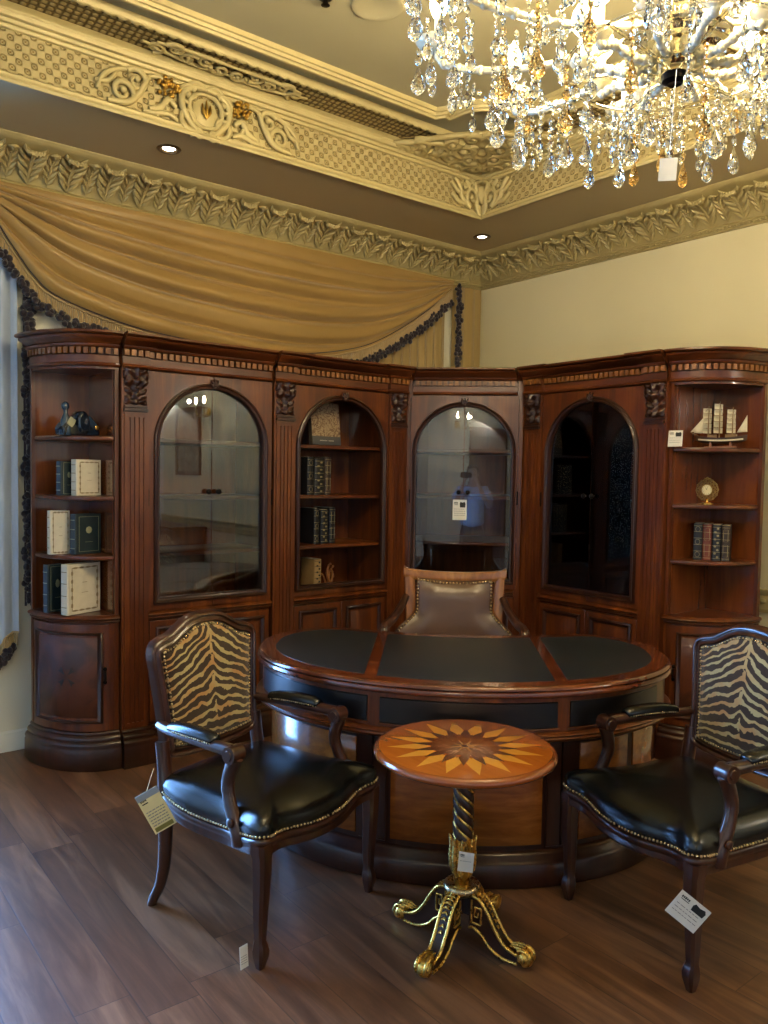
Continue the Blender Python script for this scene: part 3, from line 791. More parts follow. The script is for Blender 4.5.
def curved(name, x0, x1, z0, z1, d, th, mat, parent, nseg=24, axis=None):
    # a panel following the bowed front, standing th proud of it
    t0, t1 = math.acos(-x0 / (DA - d)), math.acos(-x1 / (DA - d)); L = []
    for k in range(nseg + 1):
        t = lerp(t0, t1, k / nseg); f = lambda e: (-(DA - d + e) * math.cos(t), -(DB - d + e) * math.sin(t))
        e0 = .004 if k in (0, nseg) else 0
        L.append([(*f(0), z0), (*f(th * .5), z0), (*f(th), z0 + .004), (*f(th), z1 - .004), (*f(th * .5), z1), (*f(0), z1)])
    mb = MB(); mb.loops(L, True, True, True); return mb.build(name, mat, parent)
for a, b in ((-.855, -.375), (-.325, .345), (.395, .79)):
    curved('drawer_front', a, b, .618, .718, .03, .007, M_black_panel, apron)
    curved('drawer_bead', a - .006, b + .006, .612, .617, .03, .009, M_wood, apron)
m = MB(); led = [(-.06, .566), (-.012, .568), (-.002, .574), (.002, .582), (-.004, .588), (.0, .594), (-.01, .602), (-.05, .604)]
m.loops([[(a, b, z) for a, b in offset_poly(OUT, -o)] for o, z in led], True, True, True); m.build('waist_moulding', M_wood, desk, ang=60)
BI = .075
m = MB(); bi = offset_poly(OUT, BI)
fi = [(-(DA - BI) * math.cos(PI * k / 56), -(DB - BI) * math.sin(PI * k / 56)) for k in range(57)]
fo = [(-(DA - BI - .03) * math.cos(PI * k / 56), -(DB - BI - .03) * math.sin(PI * k / 56)) for k in range(57)]
m.loops([[(*a, .02), (*a, .57), (*b, .57), (*b, .02)] for a, b in zip(fi, fo)], True, True, True)
m.build('modesty_panel', M_wood_dark, desk)
for q in (clip_x(offset_poly(OUT, BI + .032), -.42, False), clip_x(offset_poly(OUT, BI + .032), .42, True)):
    m = MB(); m.loops([[(x, y, z) for x, y in q] for z in (.02, .568)], True, True, True); m.build('pedestal', M_wood, desk)
FIG = wood('figured_desk_panel', '4e250c', '84491a', 'aa6a2c', axis=0, rough=.22, coat=.8, sc=1.2)
for a, b in ((-.835, -.42), (-.28, .30), (.45, .66), (.69, .845)):
    p = curved('figured_panel', a, b, .15, .535, BI, .006, FIG, desk)
for a, b in ((-.405, -.352), (-.345, -.297), (.315, .368), (.376, .43)): curved('stile', a, b, .14, .56, BI, .012, M_wood_dark, desk)
m = MB(); pl = [(.0, .004), (.045, .004), (.05, .02), (.048, .085), (.04, .098), (.03, .104), (.026, .118), (.012, .128), (0, .13)]
m.molding([(-(DA - BI) * math.cos(PI * k / 56), -(DB - BI) * math.sin(PI * k / 56)) for k in range(57)], pl); m.build('plinth', M_wood_dark, desk, ang=60)

# ------------------------------------------------------------------ round side table
def star_mat():
    g = G('starburst_marquetry'); x, y, z = g.xyz(); r = (x * x + y * y).pow(.5)
    an = y.op('ARCTAN2', x); n = 16
    def petals(n, ph, r0, r1, pw): 
        f = ((an * (n / (2 * PI)) + ph).fract() - .5).abs() * 2      # 1 between petals, 0 on a petal's axis
        return r.lt(r1 - (r1 - r0) * f.pow(pw))
    w = g.noise(g.scale(g.obj(), (60, 8, 8)), 1, 5); w2 = g.noise(g.obj(), 14, 3)
    base = g.mix(w, 'b8621a', '9c4c12'); base = g.mix(r.gt(.285), base, '8a4212')
    c = g.mix(petals(16, 0, .14, .262, .75), base, g.mix(w, 'e09a34', 'cc8424'))
    c = g.mix(petals(16, .5, .10, .185, .75), c, g.mix(w, '7a3a14', '5c280d'))
    c = g.mix(petals(16, 0, .07, .125, .8), c, g.mix(w2, '94501c', '763a12'))
    c = g.mix(petals(8, 0, .003, .085, .3), c, g.mix(w, 'c79a54', '40250f'))
    c = g.mix(r.lt(.012), c, '2a1a12')
    return g.pbr(c, .2, 0, .5, .8, .12)
TX, TY = W2(-.055, 2.71)
tab = empty('round_side_table', (TX, TY, 0), 0, 'small round marquetry pedestal table with gilded scroll legs in front of the desk', 'table')
m = MB(); m.lathe([(.2, .628), (.262, .63), (.285, .636), (.3, .645), (.304, .653), (.302, .66), (.294, .667), (.285, .6695)], 72)
m.build('table_top', star_mat(), tab, ang=60)
m = MB(); L = []
for k in range(81):
    z = lerp(.36, .63, k / 80); L.append([])
    for j in range(36):
        a = 2 * PI * j / 36; q = abs(math.sin(2 * (a + k / 80 * 2 * PI * 1.6))) ** .6; r = .027 + .0085 * q
        L[-1].append((r * math.cos(a), r * math.sin(a), z))
m.loops(L, True, True, True); col = m.build('twisted_column', M_wood_dark, tab, ang=80)
m = MB()
for j in range(4):
    m.tube([(.0285 * math.cos(PI / 2 * j - k / 60 * 2 * PI * 1.6), .0285 * math.sin(PI / 2 * j - k / 60 * 2 * PI * 1.6), lerp(.362, .63, k / 60)) for k in range(61)], .0062, 6)
m.build('gilded_thread', M_gold, col)
m = MB(); m.lathe([(.022, .19), (.026, .2), (.026, .232), (.03, .24), (.036, .27), (.037, .31), (.033, .345), (.034, .362)], 24)
for j in range(8):
    a = 2 * PI * j / 8
    m.tube([((.034 + o) * math.cos(a), (.034 + o) * math.sin(a), z) for o, z in ((-.004, .235), (.004, .26), (.005, .3), (.003, .335), (.008, .36), (.012, .368))], [.004, .009, .012, .01, .007, .003], 8, flat=.5)
    for s_ in (-1, 1):
        for zz in (.26, .285, .31, .33): m.tube([(.038 * math.cos(a), .038 * math.sin(a), zz), (.04 * math.cos(a + s_ * .26), .04 * math.sin(a + s_ * .26), zz + .02)], [.004, .0015], 5)
m.build('acanthus_cup', M_gold, tab, ang=70)
m = MB(); m.lathe([(.03, .17), (.048, .175), (.058, .184), (.062, .195), (.058, .206), (.046, .21), (.036, .2), (.03, .2)], 36); m.build('collar_ring', M_brass, tab, ang=70)
def tleg(ang):
    c, s = math.cos(ang), math.sin(ang)
    def P(r, z, w=0): return (c * r - s * w, s * r + c * w, z)
    topc = catmull([(.04, .185), (.075, .178), (.105, .145), (.135, .095), (.17, .055), (.215, .04)], 6)
    botc = catmull([(.04, .075), (.06, .078), (.09, .06), (.12, .03), (.165, .012), (.215, .012)], 6)
    m = MB(); hw = .02
    m.loops([[P(a.x, a.y, -hw), P(a.x, a.y, hw), P(b.x, b.y, hw), P(b.x, b.y, -hw)] for a, b in zip(topc, botc)], True, True, True)
    leg = m.build('leg', M_wood_dark, tab)
    m = MB()
    for w in (-hw, hw):
        m.tube([P(a.x, a.y, w) for a in topc], .006, 7); m.tube([P(b.x, b.y, w) for b in botc], .0055, 7)
        ww = w * 1.08; key = [(.05, .17), (.05, .095), (.085, .095), (.085, .15), (.062, .15), (.062, .118), (.073, .118), (.073, .135)]
        for a, b in zip(key, key[1:]): m.tube([P(*a, ww), P(*b, ww)], .0038, 5)
    n = len(topc)
    for i in range(4, 20, 2):                          # acanthus spray on the back of the leg
        a = topc[i]; k = (20 - i) / 18 * .012 + .004
        m.ell(P(a.x, a.y + .004, 0), (k * .7, k * .7, .005), 8, 5)
        for w in (-1, 1): m.tube([P(a.x, a.y + .004, 0), P(a.x + .008, a.y + .002, w * k * 1.1)], [.005, .002], 6)
    for w in (-1, 1):
        m.tube([P(.235 + a, .034 + b, w * .017) for a, b in spiral(0, 0, .027, .004, PI * .75, -1.6, 26)], .007, 7)
    m.ell(P(.235, .031, 0), (.028, .028, .0285), 14, 9)
    for w in (-1, 0, 1): m.tube([P(.185, .058, w * .01), P(.21, .062, w * .014), P(.235, .063, w * .013)], [.003, .007, .004], 6)
    m.build('gilded_mount', M_gold, leg, ang=75)
for ang in (17.5, 107.5, 197.5, 287.5): tleg(R(ang))

# ------------------------------------------------------------------ zebra armchairs (local: y forward)
def tiger_mat():
    g = G('tiger_stripe_weave'); x, y, z = g.xyz(); o = g.obj()
    n1 = g.noise(o, 7, 2, .3); n2 = g.noise(o, 26, 3); n3 = g.noise(o, 120, 2)
    xx = x + (n1 - .5) * .05; ax = xx.abs()
    ph = z * 150 + ax * 105 * (z * 3.2 - 1.75) + (n1 - .5) * 16 + (n2 - .5) * 5 + (ax * 42).sin() * .8
    s = ph.sin() + (n2 - .5) * 1.3 - ax * 1.0 - .28
    f = s.sstep(-.04, .06)
    sp = ax.lt(.006)                                   # pale spine
    tan = g.mix(g.noise(o, 9, 3).sstep(.4, .62), 'ab9a6a', 'ab7f4c')
    dark = g.mix(n3, '3a291c', '2c1f14')
    c = g.mix(f, dark, tan); c = g.mix(sp * n2.gt(.44), c, tan)
    wv = ((x * 1400).sin() * (z * 1400).sin())
    return g.pbr(c, .8, 0, .2, sheen=.3, bump=g.bump(wv + f * 1.5, .25, .002))
M_tiger = tiger_mat()
BT = .115                                               # backward tilt
def bk(a, b, h): return (a, -.25 - (b - .45) * BT - .12 * max(0, abs(a) - .1) * 0 + h, b)
hb = [(0, .52), (.12, .523), (.2, .535), (.228, .565), (.236, .65), (.245, .75), (.256, .85), (.262, .905), (.25, .943), (.215, .962), (.175, .972), (.135, .995), (.08, 1.022), (0, 1.032)]
BACK = [(v.x, v.y) for v in catmull(hb + [(-a, b) for a, b in hb[-2:0:-1]], 4, True)]
def nails(path, r=.0042, step=.0115, hemi=(0, 1, 0)):
    m = MB(); acc = 0; P = [Vector(p) for p in path]
    for a, b in zip(P, P[1:] + P[:1]):
        L = (b - a).length; t = step - acc
        while t < L: m.ell(a.lerp(b, t / L), r, 6, 4); t += step
        acc = L - (t - step)
    return m
SO = [(0, .312), (.09, .305), (.17, .285), (.225, .283), (.275, .296), (.308, .285), (.312, .25), (.3, .19), (.284, .1), (.28, .0), (.28, -.1), (.268, -.19), (.25, -.245), (.2, -.262), (.1, -.265)]
SOUT = [(v.x, v.y) for v in catmull(SO + [(0, -.266)] + [(-a, b) for a, b in SO[:0:-1]], 4, True)]
def naz(x, y):                                         # wave of the nail line and the rail
    fx = max(0, 1 - (x / .30) ** 2) * smooth(.2, .29, y); sy = max(0, 1 - ((y - .02) / .26) ** 2) * smooth(.2, .27, abs(x))
    return .428 - .027 * max(fx, sy)
def make_chair(loc, rz, label):
    r = empty('armchair', loc, rz, label, 'chair')
    # back frame
    m = MB(); P = BACK[::-1]
    m.molding(P, [(-.052, -.012), (-.05, .006), (-.044, .012), (-.03, .006), (-.022, .014), (-.008, .016), (0, .01), (.004, -.002), (.002, -.02), (-.01, -.028), (-.05, -.026)] if False else [(-.004, -.02), (0, .006), (.006, .015), (.013, .015), (.018, .007), (.026, .009), (.033, .016), (.039, .01), (.042, -.012), (.03, -.026), (.006, -.026)], True, bk)
    bf = m.build('back_frame', M_chair_wood, r, ang=60)
    inn = offset_poly(BACK, .036)
    m = MB(); cx, cz = 0, .77
    m.loops([[bk(cx + (a - cx) * k, cz + (b - cz) * k, h) for a, b in inn] for k, h in ((1, .0), (.985, .008), (.93, .016), (.8, .023), (.5, .029), (.1, .031))], True, False, True)
    bp = m.build('back_panel', M_tiger, r, ang=80)
    m = MB(); m.loops([[bk(a, b, h) for a, b in inn] for h in (-.012, -.028)], True, True, True); m.build('back_cover', M_tiger, r)
    nails([bk(a, b, .0165) for a, b in offset_poly(BACK, .047)], .0048, .0135).build('nail_trim', M_brass, bp, ang=180)
    # posts and rear legs
    for s in (-1, 1):
        m = MB(); pts = catmull([(s * .232, -.272, .60), (s * .234, -.258, .5), (s * .24, -.245, .40), (s * .243, -.24, .3), (s * .245, -.243, .18), (s * .247, -.262, .09), (s * .25, -.295, .025), (s * .251, -.305, 0)], 5)
        m.tube(pts, [lerp(.024, .0235, k / 15) if k < 15 else lerp(.0235, .015, (k - 15) / (len(pts) - 16)) for k in range(len(pts))], 10, flat=1.15); m.build('rear_leg', M_chair_wood, r, ang=60)
        m = MB(); m.loops([[(s * .29 + a * w, .27 + c_ + b * w, z) for a, b in ((1, .6), (.6, 1), (-.6, 1), (-1, .6), (-1, -.6), (-.6, -1), (.6, -1), (1, -.6))] for w, z, c_ in
            ((.03, .405, 0), (.031, .38, 0), (.027, .36, .003), (.0255, .3, .004), (.022, .2, .0), (.0185, .12, -.002), (.0165, .09, -.002), (.02, .078, 0), (.0235, .06, .002), (.022, .04, .002), (.015, .012, .0), (.012, 0, 0))], True, True, True)
        m.build('front_leg', M_chair_wood, r, ang=30)
        # arm: rest, scroll and curved support
        m = MB(); pts = catmull([(s * .238, -.275, .66), (s * .25, -.22, .658), (s * .262, -.12, .66), (s * .27, 0, .66), (s * .272, .08, .66), (s * .272, .12, .66)], 5)
        m.tube(pts, [.021 + .006 * k / len(pts) for k in range(len(pts))], 10, flat=.8, up=(0, 0, 1))
        m.at(s * .272, .128, .652, ry=PI / 2); m.lathe([(0, -.031), (.015, -.031), (.017, -.027), (.028, -.027), (.03, -.016), (.027, 0), (.03, .016), (.028, .027), (.017, .027), (.015, .031), (0, .031)], 20); m.off()
        pts = catmull([(s * .273, .138, .645), (s * .275, .118, .60), (s * .279, .108, .55), (s * .285, .122, .50), (s * .292, .155, .44), (s * .294, .172, .40), (s * .29, .175, .375)], 5)
        n = len(pts); m.tube(pts, [lerp(.027, .023, k / n) if k < n * .4 else lerp(.023, .032, (k / n - .4) / .6) for k in range(n)], 10, flat=.75)
        for dx in (-.008, .0, .008): m.tube([(p.x + dx, p.y + .018, p.z + .006) for p in pts[2:-8]], .0035, 5)
        m.ell((s * .318, .158, .445), (.006, .016, .016), 10, 6)
        am = m.build('armrest', M_chair_wood, r, ang=60)
        m = MB(); pts = catmull([(s * .252, -.2, .67), (s * .259, -.14, .678), (s * .264, -.07, .681), (s * .268, .01, .68), (s * .27, .04, .674)], 5); n = len(pts) - 1
        m.tube(pts, [.01 + .024 * math.sin(PI * min(1, .08 + k / n * .86)) ** .5 for k in range(n + 1)], 12, flat=.72, up=(0, 0, 1))
        ad = m.build('arm_pad', M_leather_green, am, ang=70)
        nails([(p.x + s * .0 + q * .0325 * math.sin(PI * min(1, .08 + k / n * .86)) ** .5, p.y, p.z - .006) for q, it_ in ((1, list(enumerate(pts))), (-1, list(enumerate(pts))[::-1])) for k, p in it_], .0036, .010).build('nail_trim', M_brass, ad, ang=180)
    # seat
    m = MB(); L = []
    for k, dz, fl in ((1.0, 0, 0), (1.012, .012, 0), (1.012, .03, .1), (.985, .05, .25), (.93, .066, .5), (.82, .08, .8), (.62, .09, 1), (.36, .096, 1), (.1, .098, 1)):
        L.append([(x * k, (y - .01) * k + .01, lerp(naz(x, y), .415, fl) + dz) for x, y in SOUT])
    m.loops(L, True, True, True); st = m.build('seat', M_leather_green, r, ang=80)
    nails([(x * 1.012, (y - .01) * 1.012 + .01, naz(x, y) + .006) for x, y in SOUT], .005, .0135).build('nail_trim', M_brass, st, ang=180)
    m = MB(); L = []
    for k, dz in ((.9, -.005), (1.0, -.003), (1.018, -.01), (1.016, -.022), (1.006, -.026), (1.0, -.034), (1.012, -.044), (1.004, -.054), (.96, -.056), (.9, -.05)):
        L.append([(x * k, (y - .01) * k + .01, naz(x, y) + dz) for x, y in SOUT])
    m.loops(L, True, False, False, True); m.build('seat_rail', M_chair_wood, r, ang=60)
    return r
lf = Vector((-.2917, .9557)); rf = Vector((.979, -.2067))
LCH = Vector((3.1468, 2.4667)) - lf * .285 - DS * .012; RCH = Vector((2.3724, 3.1411)) - rf * .285
rzl, rzr = math.atan2(lf.y, lf.x) - PI / 2, math.atan2(rf.y, rf.x) - PI / 2
chair_l = make_chair((LCH.x, LCH.y, 0), rzl, 'zebra-back armchair with black leather seat and a yellow hanging tag, left of the round table')
chair_r = make_chair((RCH.x, RCH.y, 0), rzr, 'zebra-back armchair with a white price card at its front leg, right of the round table')

# ------------------------------------------------------------------ desk chair (local: x right, y back, seat towards the desk)
ex, ey = W2(.028, 1.03)
oc = empty('desk_chair', (ex, ey, 0), R(137), 'wood framed brown leather desk chair behind the oval desk', 'chair')
def ob(a, b, h=0): return (a, .02 + (b - .5) * .1 - h + .10 * (0 if abs(a) < .5 else 0) + .05 * (1 - (a / .27) ** 2), b)
m = MB()
for s in (-1, 1):
    L = []
    for k in range(13):
        z = lerp(.48, 1.045, k / 12); a0, a1 = s * lerp(.19, .222, k / 12), s * lerp(.245, .275, k / 12)
        L.append([ob(a0, z, .012), ob((a0 + a1) / 2, z, .02), ob(a1, z, .012), ob(a1, z, -.02), ob(a0, z, -.02)])
    m.loops(L, True, True, True)
L = []
for k in range(21):
    a = lerp(-.28, .28, k / 20); d = -.022 * (1 - (a / .28) ** 2) + (.012 if abs(a) > .26 else 0)
    L.append([ob(a, .995 + d, .014), ob(a, 1.02 + d, .022), ob(a, 1.05 + d, .014), ob(a, 1.05 + d, -.022), ob(a, .995 + d, -.022)])
m.loops(L, True, True, True); m.build('back_frame', M_light_wood, oc, bevel=.003)
def wing(t): return lerp(.205, .325, smooth(.36, .70, t)) 
m = MB(); nu, nv = 24, 20
def lf_(u, v):                                          # leather back, spreading towards the arms at its foot
    t = v; z = lerp(1.0 - .02 * (1 - (2 * u - 1) ** 2), .56, t); hw = wing(t); a = (2 * u - 1) * hw
    e = min(1, 4 * min(u, 1 - u, .25)) * min(1, 5 * min(v, .2)); puff = .045 * (e * (2 - e)) * (1 - .3 * (2 * u - 1) ** 2)
    return (a, ob(min(.27, max(-.27, a)), z)[1] - .016 - puff - .22 * max(0, abs(a) - .2) * 1.6, z)
m.grid(lf_, nu, nv); bl = m.build('leather_back', M_leather_brown, oc, ang=80, solid=.012)
edge = [lf_(0, k / 40) for k in range(41)][::-1] + [lf_(k / 20, 0) for k in range(21)] + [lf_(1, k / 40) for k in range(41)]
E2 = [(p[0] * .975, p[1] - .022, p[2] - .008) for p in edge]
m = MB(); acc = 0
for a, b in zip(E2, E2[1:]):
    a, b = Vector(a), Vector(b); L_ = (b - a).length; t = .018 - acc
    while t < L_: m.ell(a.lerp(b, t / L_), .0062, 6, 4); t += .018
    acc = L_ - (t - .018)
m.build('nail_trim', M_brass, bl, ang=180)
for s in (-1, 1):
    m = MB(); pts = catmull([(s * .262, .03, .90), (s * .29, -.05, .845), (s * .325, -.15, .80), (s * .352, -.235, .785), (s * .356, -.275, .762), (s * .345, -.27, .73)], 6)
    m.tube(pts, [.02 + .008 * k / len(pts) for k in range(len(pts))], 10); m.ell((s * .354, -.268, .762), (.028, .032, .03), 12, 8)
    for q in (-1, 0, 1): m.tube([(s * .354 + q * .012, -.24, .793), (s * .354 + q * .014, -.285, .783), (s * .354 + q * .013, -.298, .75)], .007, 6)
    pts = catmull([(s * .35, -.26, .75), (s * .335, -.2, .6), (s * .3, -.16, .5), (s * .27, -.14, .45)], 6); m.tube(pts, .02, 10)
    m.build('armrest', M_chair_wood, oc, ang=70)
m = MB(); m.loops([[(x * k, -.24 + y * k, z) for x, y in [(.27 * math.copysign(abs(math.cos(t)) ** .5, math.cos(t)), .25 * math.copysign(abs(math.sin(t)) ** .5, math.sin(t))) for t in [2 * PI * j / 40 for j in range(40)]]] for k, z in ((.9, .4), (1, .42), (1.02, .46), (.96, .485), (.75, .5), (.3, .508), (.05, .51))], True, True, True)
m.build('seat', M_leather_brown, oc, ang=80)
m = MB(); m.at(0, -.24, 0); m.lathe([(.03, .08), (.035, .1), (.03, .2), (.022, .22), (.022, .38), (.06, .4), (.06, .405)], 20); m.off(); m.build('pedestal', M_dark_metal, oc)
for k in range(5):
    a = 2 * PI * k / 5 + .3; c_, s_ = math.cos(a), math.sin(a)
    m = MB(); m.tube([(c_ * .02, -.24 + s_ * .02, .12), (c_ * .15, -.24 + s_ * .15, .11), (c_ * .27, -.24 + s_ * .27, .07)], [.028, .024, .018], 8)
    lg = m.build('base_leg', M_chair_wood, oc)
    m = MB(); m.at(c_ * .27, -.24 + s_ * .27, .027, ry=0, rx=PI / 2, rz=a); m.lathe([(.01, -.014), (.026, -.014), (.027, 0), (.026, .014), (.01, .014)], 16); m.off(); m.box(c_ * .27 - .008, c_ * .27 + .008, -.24 + s_ * .27 - .008, -.24 + s_ * .27 + .008, .04, .07)
    m.build('caster', M_dark_metal, lg)
# ------------------------------------------------------------------ drapery on the left wall
def beads(m, pts, r, step, jit=.35, seed=1):
    rnd = random.Random(seed); acc = 0; P = [Vector(p) for p in pts]
    for a, b in zip(P, P[1:]):
        L = (b - a).length; t = step - acc
        while t < L:
            c = a.lerp(b, t / L); k = lambda q: (rnd.random() - .5) * q * step * jit * 2
            m.ell((c.x + k(1), c.y + k(1), c.z + k(1)), (r * (.8 + .4 * rnd.random()), r, r * (.8 + .5 * rnd.random())), 7, 5); t += step
        acc = L - (t - step)
def fringe(parent, edge, down, mat_f, mat_t, ln=.06, seed=2, tl=1):
    """cream bullion along an edge and plum tassels hanging below it; down(k) gives the hanging direction"""
    m = MB(); acc = 0; P = [Vector(p) for p in edge]; n = len(P) - 1; i = 0; step = .011; rnd = random.Random(seed); low = []
    for j, (a, b) in enumerate(zip(P, P[1:])):
        L = (b - a).length; t = step - acc; d = Vector(down(j / n))
        while t < L:
            c = a.lerp(b, t / L); w = (rnd.random() - .5) * .006; l = ln * (.85 + .3 * rnd.random())
            m.tube([c + Vector((0, -.004, .004)), c + d * l * .5 + Vector((w, .003, 0)), c + d * l], [.0035, .005, .0045], 5); t += step
        low.append(b + d * ln)
        acc = L - (t - step)
    m.tube([p + Vector((0, .004, .006)) for p in P], .006, 6)
    m.build('bullion_fringe', mat_f, parent, ang=80)
    m = MB()
    for q in range(3 * tl): beads(m, [p + Vector((0, .004 * q, 0)) + (p - e).normalized() * (.017 * q) for p, e in zip(low, P[1:])], .017, .026, .5, seed + q)
    m.build('tassel_trim', mat_t, parent, ang=80)
sw = empty('swag_valance', (2.0, 0, 0), 0, 'ochre gold swag valance draped across the left wall above the bookcases', 'curtain')
SW0 = Vector((2.0, 0, 0))
BOT = catmull([(4.12, 3.04), (3.86, 3.0), (3.69, 2.90), (3.58, 2.75), (3.47, 2.60), (3.33, 2.50), (2.94, 2.395), (2.5, 2.345), (2.16, 2.325), (1.79, 2.335), (1.4, 2.40), (1.11, 2.50), (.72, 2.73), (.39, 2.99)], 8)
def botp(a):
    f = a * (len(BOT) - 1); i = min(int(f), len(BOT) - 2); return BOT[i].lerp(BOT[i + 1], f - i)
def topp(a): return Vector((lerp(4.15, .36, a), 3.072))
def swag(a, t):
    b, tp = botp(a), topp(a); e = math.sin(PI * min(1, max(0, a))) ** .6
    tt = t ** (1.0 - .25 * (1 - a))
    p = tp.lerp(b, tt)
    s = 5.3 * (t ** .85) + .35 * math.sin(a * 4)
    f = math.sin(2 * PI * s); f = math.copysign(abs(f) ** .8, f) + .35 * math.sin(2 * PI * s * 1.7 + 3 * a + 1) * (1 - .5 * a)
    env = smooth(0, .22, t) * (.35 + .65 * e) * (1.15 - .55 * a * (1 - t))
    v = .078 + .034 * math.sin(PI * t * .8) * e + (.012 + .023 * e) * f * env * (1 - .35 * t)
    return (p.x - SW0.x, v, p.y + .012 * math.cos(2 * PI * s) * env)
m = MB(); m.grid(swag, 150, 110); m.build('swag_cloth', M_swag, sw, ang=180)
edge = [swag(k / 160, 1.0) for k in range(161)]
edge = [(x, v + .008, z) for x, v, z in edge]
def swd(k):
    if k < .32: q = lerp(.9, .1, k / .32); return (q * .45, 0, -1 + q * .4)
    return (0, 0, -1)
fringe(sw, edge, swd, M_fringe, M_tassel, .066)
m = MB(); m.tube([swag(k / 160, .965) for k in range(161)], .004, 6); m.build('piping', M_tassel, sw)
def pleat_panel(name, u0, u1, z0f, z1, v, amp, pitch, mat, parent, off=(0, 0, 0), seed=1):
    rnd = random.Random(seed); n = max(24, int(abs(u1 - u0) / pitch * 14))
    def f(a, t):
        u = lerp(u0, u1, a); zz = lerp(z0f(a), z1, t); w = 2 * PI * (u / pitch + .15 * math.sin(u * 9))
        return (u + .006 * math.sin(w * 2) - off[0], v + amp * (math.sin(w) + .3 * math.sin(w * 2 + 1)) * (1 - .25 * t) - off[1], zz - off[2])
    m = MB(); m.grid(f, n, 14); return m.build(name, mat, parent, ang=180), f
pc = empty('pleated_curtain', (.75, .04, 0), 0, 'ochre pleated curtain hanging in the corner beneath the swag', 'curtain')
pleat_panel('curtain_panel', .40, 1.28, lambda a: .02, 3.06, .026, .012, .085, M_curtain, pc, (.75, .04, 0))
ct = empty('corner_drapery_tail', (.2, .08, 0), 0, 'smooth ochre drapery tail with plum tassel edge in the room corner', 'curtain')
pleat_panel('curtain_panel', .03, .335, lambda a: .9, 3.055, .03, .010, .12, M_curtain, ct, (.2, .08, 0))
m = MB()
for q in range(4): beads(m, [(.165 + .012 * math.sin(k * .7 + q) + .008 * q, .066 + .005 * q, lerp(3.03, .95, k / 60)) for k in range(61)], .016, .026, .5, 20 + q)
m.build('tassel_trim', M_tassel, ct, ang=80)
# left tail (jabot): pale panel with fringed foot, dark plum edge behind it
jb = empty('drapery_tail', (3.75, .05, 0), 0, 'pale drapery tail with fringed foot beside the left end bookcase', 'curtain')
o_, jf = pleat_panel('curtain_panel', 3.532, 3.93, lambda a: .66 - .22 * a + .02 * math.sin(a * 14), 3.05, .042, .015, .12, M_tail, jb, (3.75, .05, 0))
fringe(jb, [tuple(Vector(jf(k / 60, 0)) + Vector((0, .006, 0))) for k in range(61)], lambda k: (0, 0, -1), M_fringe, M_tassel, .06, 40)
et = empty('tasselled_drapery_edge', (3.5, .03, 0), 0, 'narrow dark plum tassel edge hanging between the pale drapery and the left bookcase', 'curtain trim')
pleat_panel('cloth_band', 3.475, 3.498, lambda a: .80, 2.60, .011, .003, .09, cloth('plum_lining', '352434', '2a1b29'), et, (3.5, .03, 0))
m = MB()
for q in range(5): beads(m, [(-.022 - .012 * (q % 3) + .012 * math.sin(k * .8 + q * 2), .004 + .006 * (q // 2), lerp(2.50, .80 + .02 * q, k / 60)) for k in range(61)], .018, .03, .5, 60 + q)
m.build('tassel_trim', M_tassel, et, ang=80)

